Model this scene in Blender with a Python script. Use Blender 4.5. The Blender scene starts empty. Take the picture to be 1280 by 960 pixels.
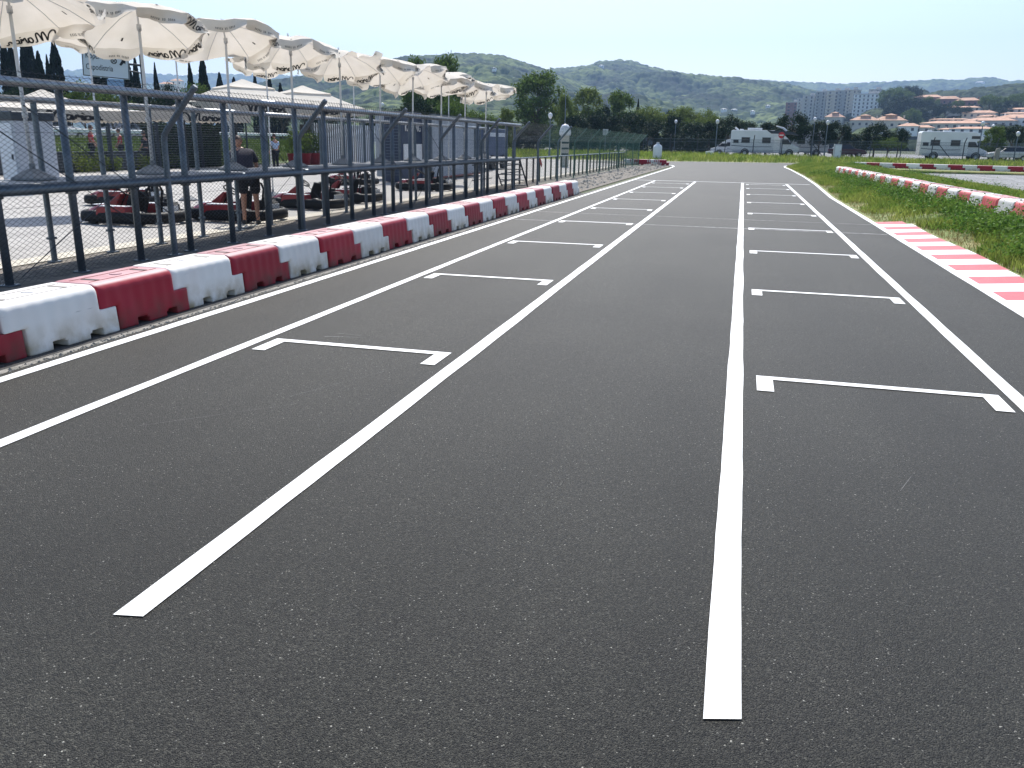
import bpy, math, random
import numpy as np
from mathutils import Vector, Matrix, Euler
R_ = math.radians
C = bpy.context.scene.collection
SC = bpy.context.scene
rnd = random.Random(7)

# ------------------------------------------------------------------ camera
FPX = 1040.0; ROLL = .016; EYE = 1.65
_F = np.array([290, 299, FPX]); _F = _F/np.linalg.norm(_F)
_U = np.array([ROLL, 1, -(299+290*ROLL)/FPX]); _U = _U/np.linalg.norm(_U)
_Rt = np.cross(_U, _F)
if _Rt[0] < 0: _Rt = -_Rt
MM = np.array([_Rt, _F, _U])
cam_d = bpy.data.cameras.new("camera"); cam = bpy.data.objects.new("camera", cam_d); C.objects.link(cam)
cam_d.sensor_width = 36; cam_d.lens = 36*FPX/1280; cam_d.clip_start = .05; cam_d.clip_end = 30000
cx, cy, cz = MM[:, 0], MM[:, 1], -MM[:, 2]
cam.matrix_world = Matrix(((cx[0], cy[0], cz[0], 0), (cx[1], cy[1], cz[1], 0), (cx[2], cy[2], cz[2], EYE), (0, 0, 0, 1)))
SC.camera = cam

# ------------------------------------------------------------------ sky, sun, exposure
SUN = Vector((-.22, .80, 1.0)).normalized()
w = bpy.data.worlds.new("World"); SC.world = w; w.use_nodes = True
nt = w.node_tree; bg = nt.nodes['Background']
sky = nt.nodes.new('ShaderNodeTexSky'); sky.sky_type = 'NISHITA'; sky.sun_disc = False
sky.sun_elevation = math.asin(SUN.z); sky.sun_rotation = math.atan2(SUN.x, SUN.y)
sky.air_density = 1.0; sky.dust_density = 1.3; sky.ozone_density = .8; sky.altitude = 0
nt.links.new(sky.outputs[0], bg.inputs[0]); bg.inputs[1].default_value = .14
sd = bpy.data.lights.new("sun", 'SUN'); sd.energy = 4.6; sd.angle = R_(.55); sd.color = (1, .965, .9)
so = bpy.data.objects.new("sun", sd); C.objects.link(so); so.rotation_euler = SUN.to_track_quat('Z', 'Y').to_euler()
SC.view_settings.view_transform = 'Standard'; SC.view_settings.look = 'None'
SC.view_settings.exposure = .5; SC.view_settings.gamma = 1
SC.cycles.volume_bounces = 0; SC.cycles.max_bounces = 6; SC.cycles.transparent_max_bounces = 16

# ------------------------------------------------------------------ pixel helpers (photograph pixel -> place in the world)
def ray(x, y): return MM @ np.array([x-640, 480-y, FPX])
def gp(x, y, h=0):
    d = ray(x, y); t = (h-EYE)/d[2]; return d[0]*t, d[1]*t
def hz(x, y, Y):
    d = ray(x, y); t = Y/d[1]; return d[0]*t, EYE+d[2]*t
def hx(x, y, X):
    d = ray(x, y); t = X/d[0]; return d[1]*t, EYE+d[2]*t
def horizon(x): return 181+ROLL*(x-930)

# ------------------------------------------------------------------ materials
def nd(nt, t, **k):
    n = nt.nodes.new(t)
    for a, b in k.items(): setattr(n, a, b)
    return n
MATS = {}
def mat(name, c1, c2=None, scale=5, rough=.6, metal=0, bump=0, bscale=None, spec=.5, transl=0, island=0, detail=4, lo=.35, hi=.65, coord='Object', stretch=None):
    if name in MATS: return MATS[name]
    m = bpy.data.materials.new(name); m.use_nodes = True; nt = m.node_tree
    b = nt.nodes['Principled BSDF']; b.inputs['Roughness'].default_value = rough; b.inputs['Metallic'].default_value = metal
    b.inputs['Specular IOR Level'].default_value = spec
    tc = nd(nt, 'ShaderNodeTexCoord'); src = tc.outputs[coord]
    if stretch:
        mp = nd(nt, 'ShaderNodeMapping'); mp.inputs['Scale'].default_value = stretch; nt.links.new(src, mp.inputs[0]); src = mp.outputs[0]
    col = None
    if c2 is not None:
        no = nd(nt, 'ShaderNodeTexNoise'); no.inputs['Scale'].default_value = scale; no.inputs['Detail'].default_value = detail
        nt.links.new(src, no.inputs['Vector'])
        r = nd(nt, 'ShaderNodeMapRange'); r.inputs[1].default_value = lo; r.inputs[2].default_value = hi
        nt.links.new(no.outputs[0], r.inputs[0])
        mx = nd(nt, 'ShaderNodeMix', data_type='RGBA'); mx.inputs[6].default_value = (*c1, 1); mx.inputs[7].default_value = (*c2, 1)
        nt.links.new(r.outputs[0], mx.inputs[0]); col = mx.outputs[2]
    else: b.inputs['Base Color'].default_value = (*c1, 1)
    if island:
        g = nd(nt, 'ShaderNodeNewGeometry'); hs = nd(nt, 'ShaderNodeHueSaturation')
        r = nd(nt, 'ShaderNodeMapRange'); r.inputs[3].default_value = 1-island; r.inputs[4].default_value = 1+island
        nt.links.new(g.outputs['Random Per Island'], r.inputs[0]); nt.links.new(r.outputs[0], hs.inputs['Value'])
        if col is None: hs.inputs['Color'].default_value = (*c1, 1)
        else: nt.links.new(col, hs.inputs['Color'])
        col = hs.outputs[0]
    if col is not None: nt.links.new(col, b.inputs['Base Color'])
    if bump:
        n2 = nd(nt, 'ShaderNodeTexNoise'); n2.inputs['Scale'].default_value = bscale or scale*4; n2.inputs['Detail'].default_value = 5
        nt.links.new(src, n2.inputs['Vector'])
        bp = nd(nt, 'ShaderNodeBump'); bp.inputs['Strength'].default_value = bump; bp.inputs['Distance'].default_value = .02
        nt.links.new(n2.outputs[0], bp.inputs['Height']); nt.links.new(bp.outputs[0], b.inputs['Normal'])
    if transl:
        tr = nd(nt, 'ShaderNodeBsdfTranslucent'); ms = nd(nt, 'ShaderNodeMixShader'); ms.inputs[0].default_value = transl
        if col is not None: nt.links.new(col, tr.inputs[0])
        else: tr.inputs[0].default_value = (*c1, 1)
        out = nt.nodes['Material Output']
        nt.links.new(b.outputs[0], ms.inputs[1]); nt.links.new(tr.outputs[0], ms.inputs[2]); nt.links.new(ms.outputs[0], out.inputs['Surface'])
    MATS[name] = m; return m

def asphalt_mat(name, dark, mid, light, rough=.62):
    m = bpy.data.materials.new(name); m.use_nodes = True; nt = m.node_tree; L = nt.links.new
    b = nt.nodes['Principled BSDF']; b.inputs['Roughness'].default_value = rough; b.inputs['Specular IOR Level'].default_value = .32
    tc = nd(nt, 'ShaderNodeTexCoord'); src = tc.outputs['Object']
    v = nd(nt, 'ShaderNodeTexVoronoi'); v.inputs['Scale'].default_value = 230; L(src, v.inputs['Vector'])
    sep = nd(nt, 'ShaderNodeSeparateColor'); L(v.outputs['Color'], sep.inputs[0])
    cr = nd(nt, 'ShaderNodeValToRGB'); e = cr.color_ramp.elements
    e[0].position = 0; e[0].color = (*dark, 1); e[1].position = 1; e[1].color = (*light, 1)
    k = cr.color_ramp.elements.new(.55); k.color = (*mid, 1)
    k = cr.color_ramp.elements.new(.88); k.color = tuple(x*2.3 for x in mid)+(1,)
    k = cr.color_ramp.elements.new(.993); k.color = tuple(x*3.2 for x in mid)+(1,)
    L(sep.outputs[0], cr.inputs[0])
    # large patches: slightly worn and dusty areas, streaks along the driving direction
    mp = nd(nt, 'ShaderNodeMapping'); mp.inputs['Scale'].default_value = (1.1, .12, 1); L(src, mp.inputs[0])
    n1 = nd(nt, 'ShaderNodeTexNoise'); n1.inputs['Scale'].default_value = 1.2; n1.inputs['Detail'].default_value = 6; L(mp.outputs[0], n1.inputs['Vector'])
    n2 = nd(nt, 'ShaderNodeTexNoise'); n2.inputs['Scale'].default_value = .55; n2.inputs['Detail'].default_value = 5; L(src, n2.inputs['Vector'])
    ad = nd(nt, 'ShaderNodeMath', operation='ADD'); L(n1.outputs[0], ad.inputs[0]); L(n2.outputs[0], ad.inputs[1])
    r = nd(nt, 'ShaderNodeMapRange'); r.inputs[1].default_value = .7; r.inputs[2].default_value = 1.3; r.inputs[3].default_value = .66; r.inputs[4].default_value = 1.34
    L(ad.outputs[0], r.inputs[0])
    n3 = nd(nt, 'ShaderNodeTexNoise'); n3.inputs['Scale'].default_value = 95; n3.inputs['Detail'].default_value = 4; L(src, n3.inputs['Vector'])
    r3 = nd(nt, 'ShaderNodeMapRange'); r3.inputs[1].default_value = .3; r3.inputs[2].default_value = .7; r3.inputs[3].default_value = .35; r3.inputs[4].default_value = 1.65
    L(n3.outputs[0], r3.inputs[0])
    mu = nd(nt, 'ShaderNodeMath', operation='MULTIPLY'); L(r.outputs[0], mu.inputs[0]); L(r3.outputs[0], mu.inputs[1])
    vm = nd(nt, 'ShaderNodeVectorMath', operation='SCALE'); L(cr.outputs[0], vm.inputs[0]); L(mu.outputs[0], vm.inputs['Scale'])
    L(vm.outputs[0], b.inputs['Base Color'])
    bp = nd(nt, 'ShaderNodeBump'); bp.inputs['Strength'].default_value = .9; bp.inputs['Distance'].default_value = .005
    L(v.outputs['Distance'], bp.inputs['Height']); bp.invert = True; L(bp.outputs[0], b.inputs['Normal'])
    return m

M_asph = asphalt_mat("asphalt", (.003, .003, .0025), (.0168, .0162, .0130), (.33, .32, .28))
M_asph2 = asphalt_mat("asphalt_pale", (.10, .10, .10), (.145, .145, .145), (.45, .45, .43), .7)
M_pit = mat("pit_concrete", (.31, .295, .275), (.40, .38, .355), 1.5, .8, bump=.3, bscale=60)
M_cream = mat("cream_concrete", (.50, .46, .38), (.62, .57, .48), 6, .85, bump=.3, bscale=80)
M_conc = mat("rough_concrete", (.20, .19, .165), (.33, .31, .28), 9, .9, bump=.8, bscale=60)
M_dirt = mat("dirt", (.13, .115, .095), (.24, .21, .175), 5, .95, bump=1, bscale=30)
M_soil = mat("verge_soil", (.13, .18, .045), (.30, .27, .12), 1.6, .95, bump=1, bscale=25, lo=.4, hi=.66)
M_field = mat("field", (.06, .085, .03), (.10, .11, .05), .3, .95)
def paint_mat(name, c, wear=.5, scale=14):
    m = mat(name, c, tuple(x*.80 for x in c), scale, .55, bump=.25, bscale=220, lo=wear, hi=wear+.3)
    return m
M_white = paint_mat("white_road_paint", (.86, .86, .85))
M_faint = mat("worn_white_paint", (.16, .16, .16), (.46, .46, .45), 12, .7)
M_kred = mat("red_kerb_paint", (.60, .07, .09), (.48, .09, .10), 7, .5, bump=.2, bscale=150)
M_kwhite = mat("white_kerb_paint", (.84, .82, .80), (.72, .70, .67), 7, .5, bump=.2, bscale=150)

def barrier_mat(name, c, dirt, sun):
    m = bpy.data.materials.new(name); m.use_nodes = True; nt = m.node_tree; L = nt.links.new
    b = nt.nodes['Principled BSDF']; b.inputs['Roughness'].default_value = .55; b.inputs['Specular IOR Level'].default_value = .28
    b.inputs['Subsurface Weight'].default_value = 0
    tc = nd(nt, 'ShaderNodeTexCoord'); src = tc.outputs['Object']
    sx = nd(nt, 'ShaderNodeSeparateXYZ'); L(src, sx.inputs[0])
    oi = nd(nt, 'ShaderNodeObjectInfo')
    ad = nd(nt, 'ShaderNodeVectorMath', operation='ADD'); L(src, ad.inputs[0]); L(oi.outputs['Location'], ad.inputs[1])
    n = nd(nt, 'ShaderNodeTexNoise'); n.inputs['Scale'].default_value = 6; n.inputs['Detail'].default_value = 7; L(ad.outputs[0], n.inputs['Vector'])
    # splashed dirt close to the foot: fades out with height, broken by noise
    r = nd(nt, 'ShaderNodeMapRange'); r.inputs[1].default_value = 0; r.inputs[2].default_value = .25; r.inputs[3].default_value = 1.0; r.inputs[4].default_value = 0; L(sx.outputs[2], r.inputs[0])
    r2 = nd(nt, 'ShaderNodeMapRange'); r2.inputs[1].default_value = .35; r2.inputs[2].default_value = .65; L(n.outputs[0], r2.inputs[0])
    mu = nd(nt, 'ShaderNodeMath', operation='MULTIPLY'); L(r.outputs[0], mu.inputs[0]); L(r2.outputs[0], mu.inputs[1])
    # bleached and scuffed patches
    n2 = nd(nt, 'ShaderNodeTexNoise'); n2.inputs['Scale'].default_value = 2.3; n2.inputs['Detail'].default_value = 8; L(ad.outputs[0], n2.inputs['Vector'])
    r4 = nd(nt, 'ShaderNodeMapRange'); r4.inputs[1].default_value = .45; r4.inputs[2].default_value = .75; r4.inputs[4].default_value = .55; L(n2.outputs[0], r4.inputs[0])
    m1 = nd(nt, 'ShaderNodeMix', data_type='RGBA'); m1.inputs[6].default_value = (*c, 1); m1.inputs[7].default_value = (*sun, 1); L(r4.outputs[0], m1.inputs[0])
    m2 = nd(nt, 'ShaderNodeMix', data_type='RGBA'); m2.inputs[7].default_value = (*dirt, 1); L(m1.outputs[2], m2.inputs[6]); L(mu.outputs[0], m2.inputs[0])
    rt = nd(nt, 'ShaderNodeMapRange'); rt.inputs[1].default_value = .405; rt.inputs[2].default_value = .42; rt.inputs[4].default_value = .8; L(sx.outputs[2], rt.inputs[0])  # top faces mixed paler above a set height, varied by noise
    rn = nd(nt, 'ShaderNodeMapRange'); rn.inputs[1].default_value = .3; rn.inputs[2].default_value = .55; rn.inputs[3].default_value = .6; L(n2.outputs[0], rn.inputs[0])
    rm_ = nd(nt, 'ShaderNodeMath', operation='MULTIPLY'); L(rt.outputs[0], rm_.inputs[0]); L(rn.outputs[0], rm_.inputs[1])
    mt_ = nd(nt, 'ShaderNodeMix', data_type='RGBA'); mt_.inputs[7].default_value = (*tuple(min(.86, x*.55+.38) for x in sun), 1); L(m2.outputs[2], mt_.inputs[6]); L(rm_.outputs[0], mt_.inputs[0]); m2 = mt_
    # black tyre scrapes
    mp = nd(nt, 'ShaderNodeMapping'); mp.inputs['Scale'].default_value = (1, 2.2, 26); L(ad.outputs[0], mp.inputs[0])
    n5 = nd(nt, 'ShaderNodeTexNoise'); n5.inputs['Scale'].default_value = 1.6; n5.inputs['Detail'].default_value = 3; L(mp.outputs[0], n5.inputs['Vector'])
    r5 = nd(nt, 'ShaderNodeMapRange'); r5.inputs[1].default_value = .70; r5.inputs[2].default_value = .78; r5.inputs[4].default_value = .5; L(n5.outputs[0], r5.inputs[0])
    m3 = nd(nt, 'ShaderNodeMix', data_type='RGBA'); m3.inputs[7].default_value = (.06, .055, .05, 1); L(m2.outputs[2], m3.inputs[6]); L(r5.outputs[0], m3.inputs[0])
    hs = nd(nt, 'ShaderNodeHueSaturation'); L(m3.outputs[2], hs.inputs['Color'])
    r3 = nd(nt, 'ShaderNodeMapRange'); r3.inputs[3].default_value = .86; r3.inputs[4].default_value = 1.1; L(oi.outputs['Random'], r3.inputs[0]); L(r3.outputs[0], hs.inputs['Value'])
    L(hs.outputs[0], b.inputs['Base Color'])
    bp = nd(nt, 'ShaderNodeBump'); bp.inputs['Strength'].default_value = .15; bp.inputs['Distance'].default_value = .01
    L(n2.outputs[0], bp.inputs['Height']); L(bp.outputs[0], b.inputs['Normal'])
    return m
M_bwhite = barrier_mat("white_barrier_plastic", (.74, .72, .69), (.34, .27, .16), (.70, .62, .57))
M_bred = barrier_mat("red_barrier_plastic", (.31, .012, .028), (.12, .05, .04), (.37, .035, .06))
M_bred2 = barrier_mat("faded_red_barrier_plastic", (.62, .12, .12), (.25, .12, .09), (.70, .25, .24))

M_steel = mat("galvanised_steel", (.105, .135, .17), (.15, .18, .215), 9, .42, .45, bump=.05)
M_steeld = mat("dark_painted_steel", (.025, .035, .05), (.045, .055, .07), 6, .5, .3)
M_rail = mat("galvanised_rail", (.30, .32, .35), (.40, .42, .45), 9, .36, .7)
M_green = mat("green_coated_steel", (.06, .13, .11), (.09, .17, .14), 9, .5, .3)
M_wire = mat("chain_link_wire", (.05, .06, .07), None, rough=.5, metal=.5)
M_wireg = mat("green_chain_link_wire", (.05, .15, .11), None, rough=.5, metal=.2)
M_deck = mat("deck_plate", (.13, .145, .16), (.20, .21, .22), 6, .6, .2)
M_canvas = mat("cream_canvas", (.80, .74, .66), (.73, .67, .58), 3, .8, transl=.33, bump=.15, bscale=8)
M_ink = mat("black_print", (.012, .012, .015), None, rough=.7)
M_pole = mat("white_umbrella_pole", (.62, .63, .64), None, rough=.4)
M_black = mat("black_rubber", (.018, .018, .02), (.03, .03, .03), 20, .6)
M_blackp = mat("black_plastic", (.008, .008, .009), None, rough=.6, spec=.25)
M_kartred = mat("red_kart_plastic", (.24, .012, .018), None, rough=.3)
M_kartwhite = mat("white_kart_plastic", (.8, .8, .8), None, rough=.3)
M_chrome = mat("kart_metal", (.5, .5, .5), None, rough=.3, metal=.9)
M_van = mat("white_vehicle_paint", (.72, .73, .75), (.66, .67, .69), 1, .3)
M_glass = mat("dark_window_glass", (.02, .025, .035), None, rough=.12)
M_cont = mat("dark_blue_container_paint", (.02, .035, .08), (.03, .05, .10), 4, .5)
M_grey = mat("grey_corrugated_steel", (.42, .45, .50), (.36, .39, .44), 3, .5, .1)
M_signw = mat("white_sign_face", (.62, .66, .72), None, rough=.5)
M_signb = mat("blue_sign_face", (.02, .06, .25), None, rough=.5)
M_signr = mat("red_sign_face", (.55, .02, .03), None, rough=.5)
M_bark = mat("bark", (.07, .055, .04), (.12, .10, .075), 6, .9, bump=.6)
M_leafA = mat("broad_leaves", (.06, .11, .025), (.15, .20, .05), .35, .6, transl=.35, island=.45, coord='Object', spec=.08)
M_leafB = mat("dark_leaves", (.014, .032, .016), (.040, .066, .026), .4, .6, transl=.12, island=.4, spec=.08)
M_leafC = mat("light_leaves", (.10, .15, .035), (.19, .22, .06), .35, .6, transl=.35, island=.4, spec=.08)
M_cyp = mat("cypress_foliage", (.008, .016, .011), (.018, .030, .018), 1.2, .7, island=.4, spec=.08)
M_grass = mat("grass_blades", (.12, .20, .035), (.29, .33, .08), .7, .6, transl=.5, island=.4, spec=.08)
M_dry = mat("dry_grass_blades", (.36, .29, .13), (.22, .20, .08), .9, .7, transl=.3, island=.35, spec=.08)
M_weed = mat("weed_leaves", (.07, .16, .025), (.15, .24, .045), 2, .55, transl=.35, island=.4, spec=.08)
M_skin = mat("skin", (.42, .22, .15), None, rough=.55)
M_navy = mat("dark_navy_cloth", (.022, .02, .035), (.035, .03, .05), 8, .85)
M_short = mat("black_cloth", (.012, .012, .018), None, rough=.9)
M_hair = mat("brown_hair", (.05, .025, .02), None, rough=.6)
M_redcl = mat("red_cloth", (.5, .03, .04), None, rough=.8)
M_roof = mat("terracotta_roof", (.46, .25, .16), (.58, .36, .25), .4, .85)
M_wallc = mat("cream_render", (.50, .46, .40), (.58, .54, .47), .15, .85)
M_wallw = mat("white_render", (.80, .80, .80), (.84, .84, .83), .1, .85)
M_wallg = mat("grey_render", (.46, .45, .44), (.54, .52, .50), .1, .85)
M_walld = mat("red_brick_render", (.20, .09, .08), (.28, .13, .11), .1, .85)
M_win = mat("far_window", (.03, .035, .05), None, rough=.25)
M_hill = None

# ------------------------------------------------------------------ object helpers
def props(o, label=None, cat=None, group=None, kind=None):
    if label: o['label'] = label
    if cat: o['category'] = cat
    if group: o['group'] = group
    if kind: o['kind'] = kind
    return o
def link(name, me, m=None, parent=None, smooth=False):
    if m is not None and not me.materials: me.materials.append(m)
    if smooth:
        me.polygons.foreach_set('use_smooth', [True]*len(me.polygons))
    o = bpy.data.objects.new(name, me); C.objects.link(o)
    if parent is not None: o.parent = parent
    return o
def thing(name, label, cat, loc=(0, 0, 0), rz=0, group=None):
    o = bpy.data.objects.new(name, None); C.objects.link(o); o.location = loc; o.rotation_euler = (0, 0, rz)
    o.empty_display_size = .2
    return props(o, label, cat, group)
def fast(name, V, F):
    V = np.asarray(V, dtype=np.float32); F = np.asarray(F, dtype=np.int32); k = F.shape[1]
    me = bpy.data.meshes.new(name); me.vertices.add(len(V)); me.vertices.foreach_set('co', V.ravel())
    me.loops.add(F.size); me.loops.foreach_set('vertex_index', F.ravel())
    me.polygons.add(len(F)); me.polygons.foreach_set('loop_start', np.arange(0, F.size, k, dtype=np.int32))
    me.polygons.foreach_set('loop_total', np.full(len(F), k, dtype=np.int32))
    me.update(calc_edges=True); return me
class MB:
    def __init__(s): s.v = []; s.f = []
    def add(s, vs, fs, T=None):
        n = len(s.v)
        if T is not None: vs = [tuple(T @ Vector(p)) for p in vs]
        s.v += [tuple(p) for p in vs]; s.f += [tuple(i+n for i in f) for f in fs]; return s
    def box(s, c, d, rz=0, T=None):
        x, y, z = d[0]/2, d[1]/2, d[2]/2; ca, sa = math.cos(rz), math.sin(rz)
        vs = []
        for k in (-z, z):
            for (i, j) in ((-x, -y), (x, -y), (x, y), (-x, y)): vs.append((c[0]+i*ca-j*sa, c[1]+i*sa+j*ca, c[2]+k))
        return s.add(vs, [(3, 2, 1, 0), (4, 5, 6, 7), (0, 1, 5, 4), (1, 2, 6, 5), (2, 3, 7, 6), (3, 0, 4, 7)], T)
    def cyl(s, p0, p1, r0, r1=None, n=8, caps=True):
        r1 = r0 if r1 is None else r1
        p0, p1 = Vector(p0), Vector(p1); d = (p1-p0).normalized()
        a = d.orthogonal().normalized(); b = d.cross(a)
        vs = []
        for p, r in ((p0, r0), (p1, r1)):
            for i in range(n):
                t = 2*math.pi*i/n; vs.append(p+a*r*math.cos(t)+b*r*math.sin(t))
        fs = [(i, (i+1) % n, n+(i+1) % n, n+i) for i in range(n)]
        if caps: fs += [tuple(range(n))[::-1], tuple(range(n, 2*n))]
        return s.add(vs, fs)
    def tube(s, pts, r, n=8, closed=False):
        P = [Vector(p) for p in pts]; m = len(P); rs = r if isinstance(r, (list, tuple)) else [r]*m
        vs = []; a = None
        for i, p in enumerate(P):
            if closed: d = P[(i+1) % m]-P[i-1]
            else: d = P[min(i+1, m-1)]-P[max(i-1, 0)]
            d.normalize()
            a = d.orthogonal().normalized() if a is None else (a-d*a.dot(d)).normalized()
            b = d.cross(a)
            for k in range(n):
                t = 2*math.pi*k/n; vs.append(p+a*rs[i]*math.cos(t)+b*rs[i]*math.sin(t))
        fs = []
        for i in range(m if closed else m-1):
            j = (i+1) % m
            fs += [(i*n+k, i*n+(k+1) % n, j*n+(k+1) % n, j*n+k) for k in range(n)]
        if not closed: fs += [tuple(range(n))[::-1], tuple(range((m-1)*n, m*n))]
        return s.add(vs, fs)
    def lathe(s, prof, n=16, c=(0, 0, 0)):
        vs = [(c[0]+r*math.cos(2*math.pi*k/n), c[1]+r*math.sin(2*math.pi*k/n), c[2]+z) for r, z in prof for k in range(n)]
        fs = [(i*n+k, i*n+(k+1) % n, (i+1)*n+(k+1) % n, (i+1)*n+k) for i in range(len(prof)-1) for k in range(n)]
        return s.add(vs, fs)
    def prism(s, poly, a, b, axis='y', T=None):
        n = len(poly)
        f = {'y': lambda p, t: (p[0], t, p[1]), 'x': lambda p, t: (t, p[0], p[1]), 'z': lambda p, t: (p[0], p[1], t)}[axis]
        vs = [f(p, a) for p in poly]+[f(p, b) for p in poly]
        return s.add(vs, [tuple(range(n)), tuple(range(n, 2*n))[::-1]]+[(i, n+i, n+(i+1) % n, (i+1) % n) for i in range(n)], T)
    def build(s, name, m=None, parent=None, smooth=False, recalc=True):
        me = s.mesh(name, recalc); return link(name, me, m, parent, smooth)
    def mesh(s, name, recalc=True):
        import bmesh
        me = bpy.data.meshes.new(name); me.from_pydata(s.v, [], s.f)
        if recalc:
            b = bmesh.new(); b.from_mesh(me); bmesh.ops.recalc_face_normals(b, faces=b.faces); b.to_mesh(me); b.free()
        me.update(); return me
def bevel(o, wd=.01, seg=2, ang=40):
    b = o.modifiers.new("bevel", 'BEVEL'); b.width = wd; b.segments = seg; b.limit_method = 'ANGLE'; b.angle_limit = R_(ang); return o
def copy_tree(o, parent=None):
    c = o.copy(); C.objects.link(c)
    if parent is not None: c.parent = parent
    for ch in list(o.children): copy_tree(ch, c)
    return c
ORD = ['', 'first', 'second', 'third', 'fourth', 'fifth', 'sixth', 'seventh', 'eighth', 'ninth', 'tenth', 'eleventh', 'twelfth', 'thirteenth', 'fourteenth', 'fifteenth', 'sixteenth', 'seventeenth', 'eighteenth', 'nineteenth', 'twentieth', 'twenty-first', 'twenty-second', 'twenty-third', 'twenty-fourth', 'twenty-fifth', 'twenty-sixth', 'twenty-seventh', 'twenty-eighth']
def text_mesh(s, size, name='lettering', shear=0, extrude=.004, align='CENTER'):
    cu = bpy.data.curves.new("t", 'FONT'); cu.body = s; cu.size = size; cu.shear = shear; cu.extrude = extrude; cu.align_x = align; cu.align_y = 'CENTER'
    o = bpy.data.objects.new("t", cu); C.objects.link(o)
    dg = bpy.context.evaluated_depsgraph_get(); me = bpy.data.meshes.new_from_object(o.evaluated_get(dg)); me.name = name
    bpy.data.objects.remove(o); me.materials.clear(); return me

# value noise, numpy
_ng = np.random.default_rng(3); _tab = _ng.random((256, 256))
def vnoise(x, y):
    xi = np.floor(x).astype(int); yi = np.floor(y).astype(int); fx = x-xi; fy = y-yi
    fx = fx*fx*(3-2*fx); fy = fy*fy*(3-2*fy)
    g = lambda i, j: _tab[i % 256, j % 256]
    return (g(xi, yi)*(1-fx)+g(xi+1, yi)*fx)*(1-fy)+(g(xi, yi+1)*(1-fx)+g(xi+1, yi+1)*fx)*fy
def fbm(x, y, o=4):
    s = 0; a = .5
    for i in range(o): s = s+a*vnoise(x*2**i+17*i, y*2**i+5*i); a *= .5
    return s
def canopy_bumps(x, y, cell):
    """rounded tree crowns packed side by side: height above the gaps, 0..1"""
    gx = np.floor(x/cell).astype(int); gy = np.floor(y/cell).astype(int); best = np.zeros_like(x)
    for i in (-1, 0, 1):
        for j in (-1, 0, 1):
            a = gx+i; b = gy+j
            px = (a+.15+.7*_tab[a % 256, b % 256])*cell; py = (b+.15+.7*_tab[(b+91) % 256, (a+37) % 256])*cell
            rr = cell*(.62+.3*_tab[(a+11) % 256, (b+53) % 256]); hh = .55+.45*_tab[(a+71) % 256, (b+5) % 256]
            d2 = ((x-px)**2+(y-py)**2)/rr**2
            best = np.maximum(best, hh*np.sqrt(np.clip(1-d2, 0, 1)))
    return best

# ------------------------------------------------------------------ ground and surfaces
def sheet(name, pts, z, m, kind='structure', label=None):
    me = bpy.data.meshes.new(name); me.from_pydata([(x, y, z) for x, y in pts], [], [tuple(range(len(pts)))]); me.update()
    if me.polygons[0].normal.z < 0: me.flip_normals()
    o = link(name, me, m); return props(o, label, None, None, kind)
sheet('ground', [(-7000, -300), (7000, -300), (7000, 7000), (-7000, 7000)], -.02, M_field)
sheet('pit_lane', [(-29, -12), (-9.32, -12), (-9.32, 68), (-12, 82), (-29, 82)], .004, M_pit)
sheet('cream_strip', [(-9.318, -12), (-8.9, -12), (-8.9, 62), (-9.318, 62)], .012, M_cream)
sheet('concrete_strip', [(-8.898, -12), (-5.6, -12), (-5.6, 66), (-8.898, 66)], .002, M_dirt)
sheet('concrete_edge', [(-5.035, -12), (-4.93, -12), (-4.93, 66), (-5.035, 66)], .006, M_conc)
# the track: grid straight, opening into the far bend
rl = [(3.02, -10), (3.02, 30), (3.3, 40), (3.42, 50), (3.42, 64), (3.3, 70), (3.45, 74), (4.2, 78.5), (6, 81.5), (9.5, 83), (16, 84), (40, 84)]
far = [(40, 91), (14, 90), (4, 88), (-4, 85.5), (-7.5, 83.5), (-12, 80), (-14, 74), (-8.9, 69), (-6, 68), (-5.2, 66), (-4.95, 60), (-4.95, -10)]
sheet('barrier_strip', [(-5.85, -12), (-5.037, -12), (-5.037, 28.4), (-5.85, 28.4)], .005, mat('old_asphalt', (.03, .03, .03), (.055, .052, .05), 8, .9, bump=.6, bscale=60))
sheet('race_track', rl+far, .008, M_asph)
sheet('infield_track', [(11.5, 61.8), (10.6, 57), (10.1, 50), (9.9, 43), (9.95, 30), (10.0, 10), (22, 10), (26, 60), (20, 61.5)], .06, M_asph2)

def ribbon(name, pts, width, z, m, jit=.0042, step=.25, ends=None):
    P = np.array(pts, float); seg = np.hypot(*(P[1:]-P[:-1]).T); s = np.r_[0, np.cumsum(seg)]
    n = max(2, int(s[-1]/step)+1); t = np.linspace(0, s[-1], n); X = np.interp(t, s, P[:, 0]); Y = np.interp(t, s, P[:, 1])
    dx = np.gradient(X); dy = np.gradient(Y); L = np.hypot(dx, dy); nx = dy/L; ny = -dx/L
    j1 = (_ng.random(n)-.5)*2*jit; j2 = (_ng.random(n)-.5)*2*jit
    k = np.ones(3)/3; j1 = np.convolve(j1, k, 'same')*1.5; j2 = np.convolve(j2, k, 'same')*1.5
    A = np.c_[X+nx*(width/2+j1), Y+ny*(width/2+j1), np.full(n, z)]; B = np.c_[X-nx*(width/2+j2), Y-ny*(width/2+j2), np.full(n, z)]
    if ends: A[0, 1] += ends; B[0, 1] -= ends
    V = np.r_[A, B]; F = [(i, i+1, n+i+1, n+i) for i in range(n-1)]
    me = fast(name, V, F); me.update()
    if me.polygons[0].normal.z < 0: me.flip_normals()
    return props(link(name, me, m), None, None, None, 'structure')
ZL = .013
ribbon('edge_line', [(-4.82, -8), (-4.82, 60), (-4.95, 66), (-5.4, 69), (-6.6, 72)], .11, ZL, M_white)
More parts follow.
